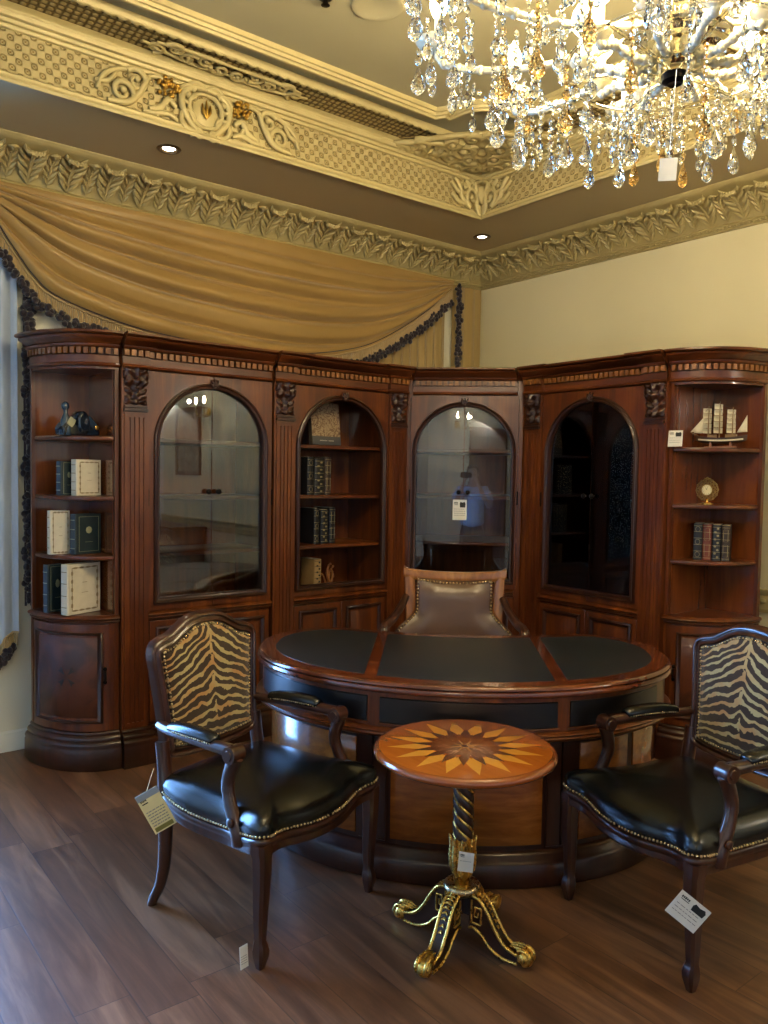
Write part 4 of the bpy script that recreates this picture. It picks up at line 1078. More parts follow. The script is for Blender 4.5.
# ------------------------------------------------------------------ books and ornaments
M_cream = plain('cream_book_cloth', 'd8cfba', .6); M_green = plain('dark_green_book_cloth', '13262b', .5); M_page = plain('page_edges', 'cfc4a8', .8)
M_border = plain('brown_border_print', '8f7d5e', .6); M_giltp = plain('gilt_stamp', '9a9a78', .5, .3)
M_bk_black = plain('black_book_leather', '16161a', .4); M_bk_red = plain('red_brown_book_leather', '6e2f1a', .45); M_bk_brown = plain('brown_book_leather', '33241c', .5); M_bk_tan = plain('tan_book_leather', '96784c', .55)
BOOKS = []
def book(loc, rz, w, h, t, cov, mark, label, group=None, orn='frame', lean=0):
    """upright book: cover faces local -y, spine on local -x; origin at the foot of the cover's middle"""
    r = empty('book', loc, rz, label, 'book', group); r.rotation_euler = (lean, 0, rz)
    m = MB(); m.box(-w / 2, w / 2, -.003, 0, 0, h); m.box(-w / 2, w / 2, t, t + .003, 0, h)
    m.loops([[(-w / 2 - d, y, z) for d, y in ((0, -.003), (.007, .002), (.009, t / 2), (.007, t - .002), (0, t + .003))] + [(-w / 2 + .004, t + .003, z), (-w / 2 + .004, -.003, z)] for z in (0, h)], True, True, True)
    m.build('cover', cov, r, bevel=.001)
    m = MB(); m.box(-w / 2 + .003, w / 2 - .004, .0002, t - .0002, .003, h - .003); m.build('pages', M_page, r)
    m = MB(); q = .10 * w
    if orn == 'frame' or orn == 'line':
        lw = .0035 if orn == 'frame' else .0022
        for a, b, c, d in ((-w / 2 + q, w / 2 - q, q, q), (-w / 2 + q, w / 2 - q, h - q, h - q), (-w / 2 + q, -w / 2 + q, q, h - q), (w / 2 - q, w / 2 - q, q, h - q)):
            m.box(a - lw / 2, b + lw / 2, -.0042, -.003, c - lw / 2, d + lw / 2)
        if orn == 'frame':
            k = 0; per = [(x, q * 1.0) for x in (-.3, -.1, .1, .3)] + [(x, h - q) for x in (-.3, -.1, .1, .3)]
            for x, z in per:
                m.ell((x * w, -.0036, z), (.09 * w, .0012, .02 * h), 8, 4)
            for z in (.18, .34, .5, .66, .82):
                for s in (-1, 1): m.ell((s * (w / 2 - q), -.0036, z * h), (.035 * w, .0012, .05 * h), 8, 4)
            m.box(-.07 * w, .07 * w, -.0042, -.003, h * .62, h * .63); m.box(-.1 * w, .1 * w, -.0042, -.003, h * .42, h * .428)
        else: m.ell((0, -.0036, h * .6), (.13 * w, .0012, .09 * h), 12, 4); m.box(-.15 * w, .15 * w, -.0042, -.003, h * .3, h * .308)
    for f in (.15, .38, .62, .85): m.tube([(-w / 2 - .0085, t * .1, h * f), (-w / 2 - .0105, t * .5, h * f), (-w / 2 - .0085, t * .9, h * f)], .0022, 5)
    m.build('cover_print', mark, r, ang=80)
    return r
GL = 'books on the left end shelves'
YA = R(198)
book((3.308, .462, .812), YA + R(4), .20, .262, .05, M_cream, M_border, 'large cream book with bordered cover on the lowest open shelf beside the drapery', GL)
book((3.412, .345, .812), YA, .10, .25, .04, M_green, M_giltp, 'dark green book half hidden behind the large cream book on the lowest left shelf', GL, 'line')
book((3.404, .375, 1.119), YA - R(14), .095, .228, .04, M_cream, M_border, 'narrow cream book standing left of a dark green one on the left end shelves', GL)
book((3.276, .43, 1.119), YA, .148, .212, .045, M_green, M_giltp, 'dark green book right of the narrow cream book on the left end shelves', GL, 'line')
book((3.276, .44, 1.428), YA, .14, .188, .045, M_cream, M_border, 'small cream book on the shelf below the dark ornament', GL)
book((3.368, .40, 1.428), YA, .08, .178, .04, M_green, M_giltp, 'slim dark green book beside the small cream book below the dark ornament', GL, 'line')
def spine_book(loc, rz, w, h, d, cov, mark, label, group, style=0, name='book'):
    """book seen by its spine: spine faces local -y"""
    r = empty(name, loc, rz, label, 'book', group)
    m = MB(); L = []
    for z in (0, h): L.append([(-w / 2, d, z), (-w / 2, .006, z)] + [(w / 2 * -math.cos(PI * k / 8), .006 - .008 * math.sin(PI * k / 8), z) for k in range(1, 8)] + [(w / 2, .006, z), (w / 2, d, z)])
    L2 = L
    m.loops([[(x, y, z) for x, y, z in L[0]], L[1]], True, True, True); m.build('cover', cov, r, ang=50)
    m = MB(); m.box(-w / 2 + .003, w / 2 - .003, .012, d + .002, h - .0005, h + .0006); m.build('pages', M_page, r)
    m = MB(); f = lambda x: .0055 - .008 * math.sqrt(max(0, 1 - (2 * x / w) ** 2))
    for z in (.06, .24, .42, .6, .78, .94): m.tube([(x, f(x) - .0004, z * h) for x in [w * (k / 8 - .5) * .96 for k in range(9)]], .0014, 5)
    if style == 1:
        for z in (.15, .5, .85):
            m.tube([(w * .26 * math.cos(a), f(w * .26 * math.cos(a)) - .0008, z * h + .014 * math.sin(a)) for a in [2 * PI * k / 14 for k in range(14)]], .0014, 5, closed=True)
    elif style == 2:
        for z0, z1 in ((.12, .45), (.55, .88)):
            P = [(-w * .28, z0 * h), (w * .28, z0 * h), (w * .28, z1 * h), (-w * .28, z1 * h)]
            m.tube([(x, f(x) - .0008, z) for x, z in P], .0016, 5, closed=True)
    elif style == 3:
        for k in range(9): m.ell(((-1) ** k * w * .15, f(w * .15) - .0004, (.1 + .1 * k) * h), (w * .16, .0012, .006), 7, 4)
    m.build('spine_tooling', mark, r, ang=80)
    return r
M_tool = plain('pale_gilt_tooling', 'a89a74', .4, .5)
GO = 'books in the arched open bookcase'
for k, (u, w, h, cv, st, tx) in enumerate(((1.935, .05, .235, M_bk_black, 1, 'black book leftmost of three under the picture box shelf in the open bookcase'), (1.868, .075, .225, M_bk_black, 3, 'wide black book, middle of three under the picture box shelf in the open bookcase'), (1.802, .048, .238, M_bk_brown, 2, 'brown gilt book rightmost of three under the picture box shelf in the open bookcase'))):
    spine_book((u, .50, 1.428), RZL + R(8), w, h, .16, cv, M_tool, tx, GO, st)
for k, (u, w, h, cv, st, tx) in enumerate(((1.885, .042, .225, M_bk_black, 1, 'black book leftmost of three one shelf above the twig ornament'), (1.825, .06, .215, M_bk_black, 3, 'black book in the middle of three one shelf above the twig ornament'), (1.765, .048, .228, M_bk_black, 2, 'black book rightmost of three one shelf above the twig ornament'))):
    spine_book((u, .50, 1.119), RZL + R(8), w, h, .16, cv, M_tool, tx, GO, st)
spine_book((1.858, .48, .813), RZL + R(4), .055, .205, .15, M_bk_tan, M_ink, 'tan bound book on the bottom shelf beside the twig ornament', GO, 3)
# picture box in the top of the open bookcase
r = empty('picture_box', (1.775, .44, 1.745), RZL + R(6), 'flat picture box with floral cover standing on the top shelf of the arched open bookcase', 'picture box'); r.rotation_euler = (R(-7), 0, RZL + R(6))
def floral():
    g = G('faded_floral_print'); o = g.obj(); n = g.noise(o, 26, 4, 2.0); q = g.vor(o, 30)
    return g.pbr(g.mix((n - .5).abs().sstep(.02, .09), 'a08a6c', g.mix(q.sstep(.2, .6), '5e4232', '74583f')), .6)
m = MB(); m.box(-.118, .118, 0, .035, .0, .272); m.build('box_body', plain('taupe_box', '5a5048', .6), r, bevel=.002)
m = MB(); m.box(-.117, .117, -.0015, .001, .055, .271); m.build('cover_picture', floral(), r)
m = MB(); m.box(-.117, .117, -.0015, .001, .001, .053); bb = m.build('title_band', plain('grey_band', '4a4a4c', .6), r)
m = MB()
for k in range(13):
    x = -.055 + k * .009
    if k in (7,): continue
    m.box(x - .003, x + .003, -.0022, -.0014, .024, .030)
m.build('title_lettering', plain('pale_lettering', 'b8b4aa', .6), bb)
# twig ornament
r = empty('twig_ornament', (1.775, .47, .813), RZL, 'gnarled amber twig ornament standing next to the tan bound book', 'ornament')
m = MB(); rnd = random.Random(5)
m.lathe([(.02, 0), (.024, .006), (.012, .014), (.008, .02)], 14); m.build('foot', M_dark_metal, r)
m = MB(); M_amber = plain('amber_twig', '8a5220', .35)
for k in range(9):
    a = rnd.uniform(-.9, .9); z0 = rnd.uniform(.01, .1); L = rnd.uniform(.05, .11)
    m.tube(catmull([(0, 0, z0), (math.sin(a) * L * .4, rnd.uniform(-.02, .02), z0 + L * .4), (math.sin(a) * L * .75, rnd.uniform(-.02, .02), z0 + L * .95)], 4), [.008, .008, .007, .007, .006, .006, .005, .004, .003], 6)
    m.ell((math.sin(a) * L * .75, 0, z0 + L * .95), .008, 7, 5)
m.tube(catmull([(0, 0, .01), (.008, 0, .06), (-.008, .004, .11), (.004, 0, .165)], 5), [.011 - .0004 * k for k in range(16)], 7)
m.build('twigs', M_amber, r, ang=80)
# dark ornament on the top left shelf
r = empty('bottle_ornament', (3.33, .43, 1.739), YA, 'dark blue ornament of bottle and rounded cradle on the top left end shelf', 'ornament')
M_navy = plain('dark_blue_glaze', '0b1624', .15, coat=.5); M_smoke = plain('smoky_blue_glass', '24374a', .15, coat=.6)
m = MB(); m.lathe([(.03, 0), (.034, .008), (.03, .05), (.026, .075), (.016, .1), (.011, .112), (.011, .128)], 20)
m.v = [Vector((v.x * 1.0 - .072, v.y, v.z)) for v in m.v]; m.build('bottle', M_smoke, r, ang=60)
m = MB(); m.ell((-.074, 0, .148), (.021, .021, .024), 14, 10); m.build('stopper', M_smoke, r)
m = MB(); m.at(-.06, -.032, .068, rx=0, ry=.55); m.prism([(-.017, -.022), (.017, -.022), (.02, 0), (.017, .022), (-.017, .022), (-.02, 0)], -.002, .002, lambda a, b, h: (a, h, b)); m.off(); m.build('label', plain('aged_label', '9a9a80', .6), r)
m = MB(); m.loops([[(x, y, z) for x, z in ((-.1, .0), (.11, .0), (.115, .02), (.085, .05), (.03, .045), (-.02, .058), (-.08, .07), (-.105, .04))] for y in (-.03, .05)], True, True, True); m.build('cradle', M_navy, r, bevel=.008)
m = MB(); m.at(.012, 0, .066, ry=-.1); m.loops([[(.036 * math.cos(a) * k, y, .062 * math.sin(a) * k) for a in [2 * PI * j / 24 for j in range(24)]] for k, y in ((.8, -.045), (1, -.035), (1, .03), (.8, .042))], True, True, True); m.off(); m.build('rounded_body', M_navy, r, ang=50)
m = MB(); m.at(.02, -.046, .075, ry=.3); m.box(-.007, .007, -.002, .001, -.014, .014); m.off(); m.build('pale_window', M_chrome, r)
m = MB(); m.at(.07, -.005, .06, ry=.75); m.box(-.05, .045, -.03, .03, -.018, .022); m.off(); m.build('slanted_block', M_smoke, r, bevel=.008)
m = MB(); m.at(.085, -.04, .045, rx=PI / 2); m.lathe([(0, -.002), (.012, 0), (.012, .006), (.006, .009), (0, .009)], 14); m.off(); m.build('gilt_button', M_gold, r)

# model ship
sr = empty('model_ship', (.50, 2.388, 1.739), RZR + R(18), 'three masted model sailing ship with cream sails on the top right end shelf', 'model ship')
sr.scale = (1.15, 1.15, 1.2)
M_hull = plain('dark_ship_hull', '3a2413', .4); M_band = plain('cream_hull_band', 'd8cfb4', .5); M_sail = cloth('cream_sailcloth', 'd6cdb6', 'c8bea4', .8, .1); M_mast = plain('mast_wood', '8a6a3e', .5)
m = MB(); L = []
for k in range(21):
    x = lerp(-.115, .115, k / 20); q = max(.02, 1 - abs(x / .118) ** 3.2); hw = .02 * q; sh = .045 + .014 * (x / .115) ** 2; kl = .018 + .016 * abs(x / .115) ** 4
    L.append([(x, -hw, sh), (x, -hw * .95, (sh + kl) / 2), (x, -hw * .3, kl), (x, hw * .3, kl), (x, hw * .95, (sh + kl) / 2), (x, hw, sh)])
m.loops(L, True, True, True); m.build('hull', M_hull, sr, ang=60)
m = MB(); m.tube([(lerp(-.1, .1, k / 16), -.0205 * max(.1, 1 - abs(lerp(-.1, .1, k / 16) / .118) ** 3.2), .032 + .006 * (lerp(-1, 1, k / 16)) ** 2) for k in range(17)], .0028, 6, flat=1.4); m.build('hull_band', M_band, sr)
m = MB(); m.box(-.07, .07, -.018, .018, 0, .006); 
for x in (-.045, .045): m.box(x - .004, x + .004, -.012, .012, .006, .03)
m.build('stand', M_light_wood, sr)
for a, b in ((-.06, -.02), (.02, .07)): m = MB(); m.box(a, b, -.01, .01, .046, .06); m.build('deck_house', M_mast, sr)
m = MB(); m.tube([(-.105, 0, .055), (-.14, 0, .074)], [.003, .0015], 6); m.build('bowsprit', M_mast, sr)
for x, top, n in ((-.058, .19, 5), (-.008, .21, 5), (.05, .182, 5)):
    m = MB(); m.tube([(x, 0, .045), (x, 0, top)], [.003, .0015], 7); mast = m.build('mast', M_mast, sr)
    hs = (top - .075) / n
    for k in range(n):
        z0 = .066 + k * hs; w = .027 * (1 - .07 * k)
        m = MB(); m.tube([(x - .002, -w - .004, z0 + hs * .95), (x - .002, w + .004, z0 + hs * .95)], .0014, 5); m.build('yard', M_mast, mast)
        m = MB(); m.grid(lambda a, t: (x - .004 - .012 * math.sin(PI * a) * math.sin(PI * t) - .002 + .031 * (a - .5), lerp(-w, w, a) * .8, z0 + hs * .92 * t), 8, 6)
        m.build('sail', M_sail, mast, ang=180, solid=.0012)
def tri(p0, p1, p2, bulge):
    mm = MB(); 
    def f(a, t): q = Vector(p0).lerp(Vector(p1), a).lerp(Vector(p2), t); return (q.x, q.y + bulge * math.sin(PI * a) * (1 - t), q.z)
    mm.grid(f, 6, 6); return mm
tri((-.138, 0, .074), (-.078, 0, .07), (-.075, 0, .145), -.008).build('jib_sail', M_sail, sr, ang=180, solid=.0012)
tri((-.125, 0, .068), (-.085, -.004, .066), (-.07, -.004, .13), -.008).build('jib_sail', M_sail, sr, ang=180, solid=.0012)
tri((.07, 0, .068), (.115, 0, .07), (.113, 0, .145), -.008).build('spanker_sail', M_sail, sr, ang=180, solid=.0012)
m = MB()
for a, b in (((-.14, 0, .074), (-.058, 0, .185)), ((-.058, 0, .185), (-.008, 0, .2)), ((-.008, 0, .2), (.05, 0, .175)), ((.05, 0, .175), (.112, 0, .065)), ((-.008, 0, .2), (.03, -.018, .055)), ((-.058, 0, .18), (-.03, -.018, .055)), ((.05, 0, .17), (.08, -.016, .06))): m.tube([a, b], .0006, 4)
m.build('rigging', M_ink, sr)
# clock
ck = empty('mantel_clock', (.545, 2.345, 1.428), RZR + R(10), 'small round gilt filigree clock on the right end shelf under the model ship', 'clock')
m = MB(); m.lathe([(0, 0), (.034, 0), (.034, .006), (.026, .008), (.01, .014), (.008, .024), (.014, .03), (.0, .03)], 20); m.build('clock_foot', M_gold, ck)
m = MB()
for k in range(12):
    a = 2 * PI * k / 12
    for r0, dd in ((.05, 0), (.036, .26)):
        c = (r0 * math.cos(a + dd), r0 * math.sin(a + dd))
        m.tube([(c[0] + p, -.002, .079 + c[1] + q) for p, q in spiral(0, 0, .0125, .003, a, 1.4, 14)], .0026, 5)
m.tube([(.058 * math.cos(2 * PI * j / 36), 0, .079 + .058 * math.sin(2 * PI * j / 36)) for j in range(36)], .003, 6, closed=True)
for k in range(3): m.ell(((k - 1) * .012, 0, .138 + (.006 if k == 1 else 0)), .008, 8, 6)
m.tube([(.03 * math.cos(2 * PI * j / 30), -.004, .079 + .03 * math.sin(2 * PI * j / 30)) for j in range(30)], .004, 6, closed=True)
m.build('filigree_case', gold('dull_gilt', 'a98a54', '7c6036', .35), ck, ang=80)
m = MB(); m.at(0, -.004, .079, rx=PI / 2); m.lathe([(0, -.004), (.028, -.004), (.028, .002), (0, .002)], 28); m.off(); fc = m.build('dial', plain('cream_dial', 'dccfa0', .4), ck)
m = MB()
for k in range(12): a = 2 * PI * k / 12; m.box(.022 * math.sin(a) - .001, .022 * math.sin(a) + .001, -.0072, -.006, .079 + .022 * math.cos(a) - .0015, .079 + .022 * math.cos(a) + .0015)
m.tube([(0, -.007, .079), (-.006, -.007, .091)], .0009, 5); m.tube([(0, -.007, .079), (.004, -.007, .097)], .0007, 5)
m.build('hands', M_ink, fc)
GR = 'books on the right end shelf'
for v, w, h, cv, st, tx in ((-.07, .046, .2, M_bk_black, 1, 'black book with pale circles, leftmost of four under the gilt clock'), (-.022, .046, .198, M_bk_red, 2, 'red brown book with gilt panels, second of four under the gilt clock'), (.026, .046, .196, M_bk_black, 3, 'black book with pale script, third of four under the gilt clock'), (.073, .042, .194, M_bk_brown, 2, 'brown book with panels, rightmost of four under the gilt clock')):
    spine_book((.515 - v * .4226, 2.362 + v * .9063, 1.119), RZR + R(25), w, h, .15, cv, M_tool, tx, GR, st)

# ------------------------------------------------------------------ cards and tags
def card(name, loc, rot, w, h, label, pic=True, lines=4, col=None, group=None, logo=True):
    r = bpy.data.objects.new(name, None); COL.objects.link(r); r.location = loc; r.rotation_euler = rot; tag(r, label, 'tag', group)
    m = MB(); m.box(-w / 2, w / 2, 0, .0015, -h / 2, h / 2); m.build('card', col or M_card, r)
    m = MB()
    if logo:
        for k in range(5): m.box(-w * .4 + k * w * .055, -w * .4 + k * w * .055 + w * .04, -.0006, .0002, h * .30 + (.01 * h if k % 2 else 0), h * .38 + (.012 * h if k == 2 else 0))
        m.box(-w * .38, -w * .12, -.0006, .0002, h * .24, h * .265)
    if pic: m.loops([[(x * w, y, z * h) for x, z in ((.02, .12), (.4, .12), (.42, .3), (.36, .4), (.2, .36), (.05, .4), (.0, .3))] for y in (-.0006, .0002)], True, True, True)
    m.build('picture_print', M_ink, r)
    m = MB(); rnd = random.Random(int(w * 1e4))
    for k in range(lines):
        z = h * (.04 - .42 * k / max(1, lines)); x = -w * .4
        while x < w * .34:
            l = w * rnd.uniform(.05, .16); m.box(x, min(x + l, w * .4), -.0005, .0002, z - h * .012, z + h * .012); x += l + w * .03
    m.build('printed_lines', M_ink_light, r)
    return r
nx, ny = .70109, .71307
dcx, dcy = DX[0] + (DY[0] - DX[0]) * .475, DX[1] + (DY[1] - DX[1]) * .475
cc = card('price_card', (dcx + nx * .016, dcy + ny * .016, 1.335), (0, 0, DRZ), .092, .135, 'white printed price card hanging on the corner bookcase glass doors')
card('price_card', (.698, 2.236, 1.785), (R(-4), 0, RZR + R(6)), .082, .088, 'white price card on the shelf in front of the model ship', True, 3)
# tags tied to chairs: built at the chair they hang from
def chair_pt(c, f, x, y, z): rx_, ry_ = f.y, -f.x; return (c.x + rx_ * x + f.x * y, c.y + ry_ * x + f.y * y, z)
CAMDIR = lambda p: math.atan2(CV - p[1], CU - p[0]) + PI / 2
def tagcard(p, w, h, roll, label, yaw=0, **k):
    r = card('price_tag', p, (0, roll, CAMDIR(p) + yaw), w, h, label, **k); return r
p = (3.606, 2.157, .42)
M_yel = plain('pale_yellow_card', 'ddd2a0', .6)
t1 = tagcard(p, .078, .15, R(-27), 'yellow printed tag tied to the rear leg of the left zebra armchair', col=M_yel, pic=False, lines=6)
m = MB(); m.box(-.039, .039, -.0012, .0004, .052, .075); m.build('clear_tag_top', plain('blue_grey_plastic', '8a97a4', .3), t1)
m = MB(); m.box(-.032, .032, -.001, .0003, -.07, -.055); m.build('printed_band', plain('olive_print', '7a7434', .6), t1)
m = MB(); m.tube([(.0, .0, .07), (.03, .02, .1), (.05, .05, .115)], .0012, 5); m.build('string', M_card, t1)
p = (3.473, 2.537, .051)
t2 = tagcard(p, .03, .075, R(-4), 'white tag hanging behind the front foot of the left zebra armchair', yaw=R(35), pic=False, lines=4, logo=False)
p = (2.485, 3.449, .28)
t3 = tagcard(p, .098, .088, R(-33) * -1, 'white square price card at the front leg of the right zebra armchair', lines=3)
p = (2.838, 2.866, .30)
t4 = tagcard(p, .05, .066, R(4) * 1, 'small white card stuck to the gilded column of the round table', pic=False, lines=1)

# ------------------------------------------------------------------ ceiling fittings
def downlight(x, y, label):
    r = empty('recessed_downlight', (x, y, 3.262), 0, label, 'ceiling light')
    m = MB(); m.lathe([(.045, .0), (.062, .0), (.064, -.004), (.058, -.009), (.046, -.009), (.042, -.002), (.04, .02)], 28, False); m.build('trim_ring', M_dark_metal if False else plain('bronze_ring', '6e5a40', .3, .8), r)
    g = G('downlight_lamp'); e = g.N('Emission'); e.inputs[0].default_value = (1, .93, .8, 1); e.inputs[1].default_value = 14; g.t.links.new(e.outputs[0], g.out.inputs[0])
    m = MB(); m.lathe([(.0, -.003), (.03, -.002), (.041, .004)], 20, False); m.build('lamp', g.m, r)
    l = bpy.data.lights.new('downlight_beam', 'SPOT'); l.energy = 14; l.color = (1, .86, .66); l.spot_size = R(75); l.spot_blend = .6; l.shadow_soft_size = .04
    o = bpy.data.objects.new('downlight_beam', l); COL.objects.link(o); o.location = (x, y, 3.245)
    return r
for q in range(4): downlight(RU - .6, 3.2 + q * 1.15, 'recessed ceiling downlight %s the camera' % ('over the wall behind', 'mirrored in the corner glass, behind', 'next to the corner behind', 'farthest back behind')[q])
downlight(2.91, .601, 'recessed ceiling downlight above the gold swag')
downlight(.561, .572, 'recessed ceiling downlight in the room corner')
r = empty('ceiling_speaker', (2.45, 1.80, 3.64), 0, 'round ceiling speaker at the top edge of the photo', 'speaker')
m = MB(); m.lathe([(.0, -.006), (.085, -.008), (.1, -.014), (.115, -.01), (.12, 0)], 32, False); m.build('grille', M_ceil, r)
r = empty('sprinkler_head', (2.66, 1.70, 3.64), 0, 'small dark sprinkler head on the pale ceiling', 'sprinkler')
m = MB(); m.lathe([(.03, 0), (.03, -.006), (.012, -.01), (.01, -.03), (.02, -.034), (.0, -.036)], 16, False); m.build('rose', M_dark_metal, r)
# ------------------------------------------------------------------ crystal chandelier
HX, HY = 2.62, 3.40
def crystal_mat(name, tint, tr=.0):
    g = G(name); b = g.N('BsdfGlass'); b.inputs[0].default_value = tint; b.inputs['IOR'].default_value = 1.55; b.inputs['Roughness'].default_value = .0
    g.t.links.new(b.outputs[0], g.out.inputs[0]); return g.m
M_cry = crystal_mat('clear_crystal', (1, 1, .98, 1)); M_cry_a = crystal_mat('amber_crystal', (1, .86, .62, 1))
M_gls = crystal_mat('chandelier_glass', (1, .98, .9, 1))
g = G('candle_bulb_glow'); e = g.N('Emission'); e.inputs[0].default_value = (1, .82, .50, 1); e.inputs[1].default_value = 190; g.t.links.new(e.outputs[0], g.out.inputs[0]); M_bulb = g.m
M_sleeve = plain('ivory_candle_sleeve', 'e8dfc2', .4)
ch = empty('crystal_chandelier', (HX, HY, 2.66), 0, 'large crystal chandelier with lit candle bulbs hanging from the ceiling', 'chandelier')
Z0 = 2.66
def C(z): return z - Z0
m = MB(); m.lathe([(0, C(3.64)), (.075, C(3.64)), (.07, C(3.615)), (.03, C(3.59)), (.012, C(3.57)), (.012, C(3.4))], 24); m.build('ceiling_rose', M_gold, ch)
m = MB(); m.lathe([(.012, C(3.42)), (.03, C(3.38)), (.05, C(3.33)), (.03, C(3.27)), (.018, C(3.22)), (.06, C(3.16)), (.075, C(3.1)), (.04, C(3.04)), (.02, C(3.0)), (.055, C(2.95)), (.06, C(2.9)), (.03, C(2.84)), (.03, C(2.8))], 20)
m.build('glass_stem', M_gls, ch, ang=30)
m = MB(); m.lathe([(.03, C(2.82)), (.1, C(2.81)), (.15, C(2.775)), (.13, C(2.735)), (.08, C(2.70)), (.03, C(2.685))], 20); m.build('glass_bowl', M_gls, ch, ang=20)
m = MB(); m.lathe([(0, C(2.665)), (.02, C(2.662)), (.034, C(2.67)), (.036, C(2.69)), (.02, C(2.70))], 20); m.build('bottom_cap', M_dark_metal, ch)
m = MB(); m.tube([(.3 * math.cos(2 * PI * k / 48), .3 * math.sin(2 * PI * k / 48), C(2.72)) for k in range(48)], .006, 8, closed=True)
for k in range(6): a = 2 * PI * k / 6; m.tube([(.03 * math.cos(a), .03 * math.sin(a), C(2.70)), (.3 * math.cos(a), .3 * math.sin(a), C(2.72))], .005, 6)
m.build('crystal_ring', M_gls, ch)
def octa(m, z, r, h, n=8):
    m.loops([[(rr * math.cos(2 * PI * k / n), rr * .62 * math.sin(2 * PI * k / n), zz) for k in range(int(n))] for rr, zz in ((r * .25, z + h), (r * .8, z + h * .55), (r, z), (r * .8, z - h * .55), (r * .25, z - h))], True, True, True)
def pendant(mat, chain, size):
    m = MB(); z = 0
    for k in range(chain): octa(m, z - .011, .008, .010, 6); z -= .023
    octa(m, z - .016, .013, .015); z -= .034
    n = 10; H_ = .075 * size; r = .021 * size
    m.loops([[(rr * r * math.cos(2 * PI * (k + .5 * q) / n), rr * r * .72 * math.sin(2 * PI * (k + .5 * q) / n), z - zz * H_) for k in range(n)] for q, (rr, zz) in enumerate(((.12, 0), (.38, .22), (.72, .45), (1.0, .68), (.86, .84), (.45, .95), (.1, 1.0)))], True, True, True)
    o = m.build('crystal_pendant', mat, ch, ang=5); return o
def wire(pts, r=.0012): pass
protos = {}
cnt = [0]
def hang(x, y, z, chain, size, amber, rz=0):
    key = (chain, size, amber)
    if key not in protos: o = protos[key] = pendant(M_cry_a if amber else M_cry, chain, size)
    else: o = protos[key].copy(); COL.objects.link(o); o.parent = ch
    o.location = (x, y, C(z)); o.rotation_euler = (0, 0, rz); cnt[0] += 1
rnd = random.Random(11)
def arm(a, r, zh, zd, zt, hub, pan=1.0, big=1.0):
    c, s = math.cos(a), math.sin(a)
    P = catmull([(hub, zh), (r * .3, zd + .01), (r * .55, zd), (r * .8, zd + .02), (r * .97, lerp(zd, zt, .55)), (r, zt)], 6)
    m = MB(); m.tube([(c * p.x, s * p.x, C(p.y)) for p in P], [.011] * len(P), 8)
    for k in range(3, len(P) - 3, 3): m.ell((c * P[k].x, s * P[k].x, C(P[k].y)), .015, 8, 6)
    A = m.build('glass_arm', M_cream_glass, ch, ang=60)
    m = MB(); m.at(c * r, s * r, C(zt)); m.lathe([(.012, -.01), (.03 * pan, -.004), (.062 * pan, .01), (.07 * pan, .02), (.066 * pan, .02), (.03 * pan, .006), (.012, .008)], 16, False); m.off(); m.build('drip_pan', M_cream_glass, A, ang=30)
    m = MB(); m.at(c * r, s * r, C(zt)); m.lathe([(.014, .0), (.018, .01), (.0125, .02), (.0125, .09), (0, .09)], 12); m.off(); m.build('candle_sleeve', M_sleeve, A)
    m = MB(); m.at(c * r, s * r, C(zt)); m.lathe([(.009, .088), (.022 * big, .11), (.028 * big, .13), (.024 * big, .155), (.012 * big, .18), (.002, .2)], 12); m.off(); m.build('candle_bulb', M_bulb, A, ang=180)
    l = bpy.data.lights.new('candle_light', 'POINT'); l.energy = CH_W; l.color = (1, .76, .40); l.shadow_soft_size = .045
    o = bpy.data.objects.new('candle_light', l); COL.objects.link(o); o.location = (HX + c * r, HY + s * r, zt + .14)
    return c * r, s * r
gg = G('cream_chandelier_arm'); M_cream_glass = gg.pbr('e9e0bd', .08, 0, .6, .6, .05, Transmission_Weight=.35)
NA = 10
for k in range(NA):
    a = 2 * PI * (k + .3) / NA
    x, y = arm(a, .70, 2.82, 2.78, 2.89, .06)
    for j in range(5):
        b = a + 2 * PI * j / 5 + .3; hang(x + .06 * math.cos(b), y + .06 * math.sin(b), 2.895, rnd.choice((1, 2, 3)), rnd.choice((.9, 1.15)), rnd.random() < .13, b)
    hang(x * .72, y * .72, 2.75, 3, 1.15, k % 3 == 0, a)
for k in range(10): arm(2 * PI * (k + .5) / 10, .25, 2.78, 2.71, 2.735, .05, .55, 1.3)
for k in range(14):
    a = 2 * PI * (k + .5) / 14; hang(.3 * math.cos(a), .3 * math.sin(a), 2.715, (3, 5)[k % 2], 1.15, k % 4 == 0, a)
for k in range(5):
    a = 2 * PI * k / 5; hang(.12 * math.cos(a), .12 * math.sin(a), 2.72, 6, 1.15, k == 1, a)
for k in range(10):
    a = 2 * PI * (k + .8) / NA; hang(.5 * math.cos(a), .5 * math.sin(a), 2.78, 5, 1.15, k % 4 == 1, a)
# the many small hanging chains that fill the frame between the arms
m = MB(); rnd2 = random.Random(4)
for k in range(150):
    r = .16 + .56 * math.sqrt(rnd2.random()); a = rnd2.random() * 2 * PI; x, y = r * math.cos(a), r * math.sin(a); z = 2.80 - .06 * (r < .3) + .05 * (r > .6); n_ = rnd2.choice((3, 4, 5, 6))
    for j in range(n_): m.at(x, y, 0, rz=a + j); octa(m, C(z - j * .024), .0085, .0105, 6); m.off()
    m.at(x, y, 0, rz=a); octa(m, C(z - n_ * .024 - .014), .016, .024, 8); m.off()
o = m.build('small_crystal_chains', M_cry, ch, ang=5); o['kind'] = 'stuff'
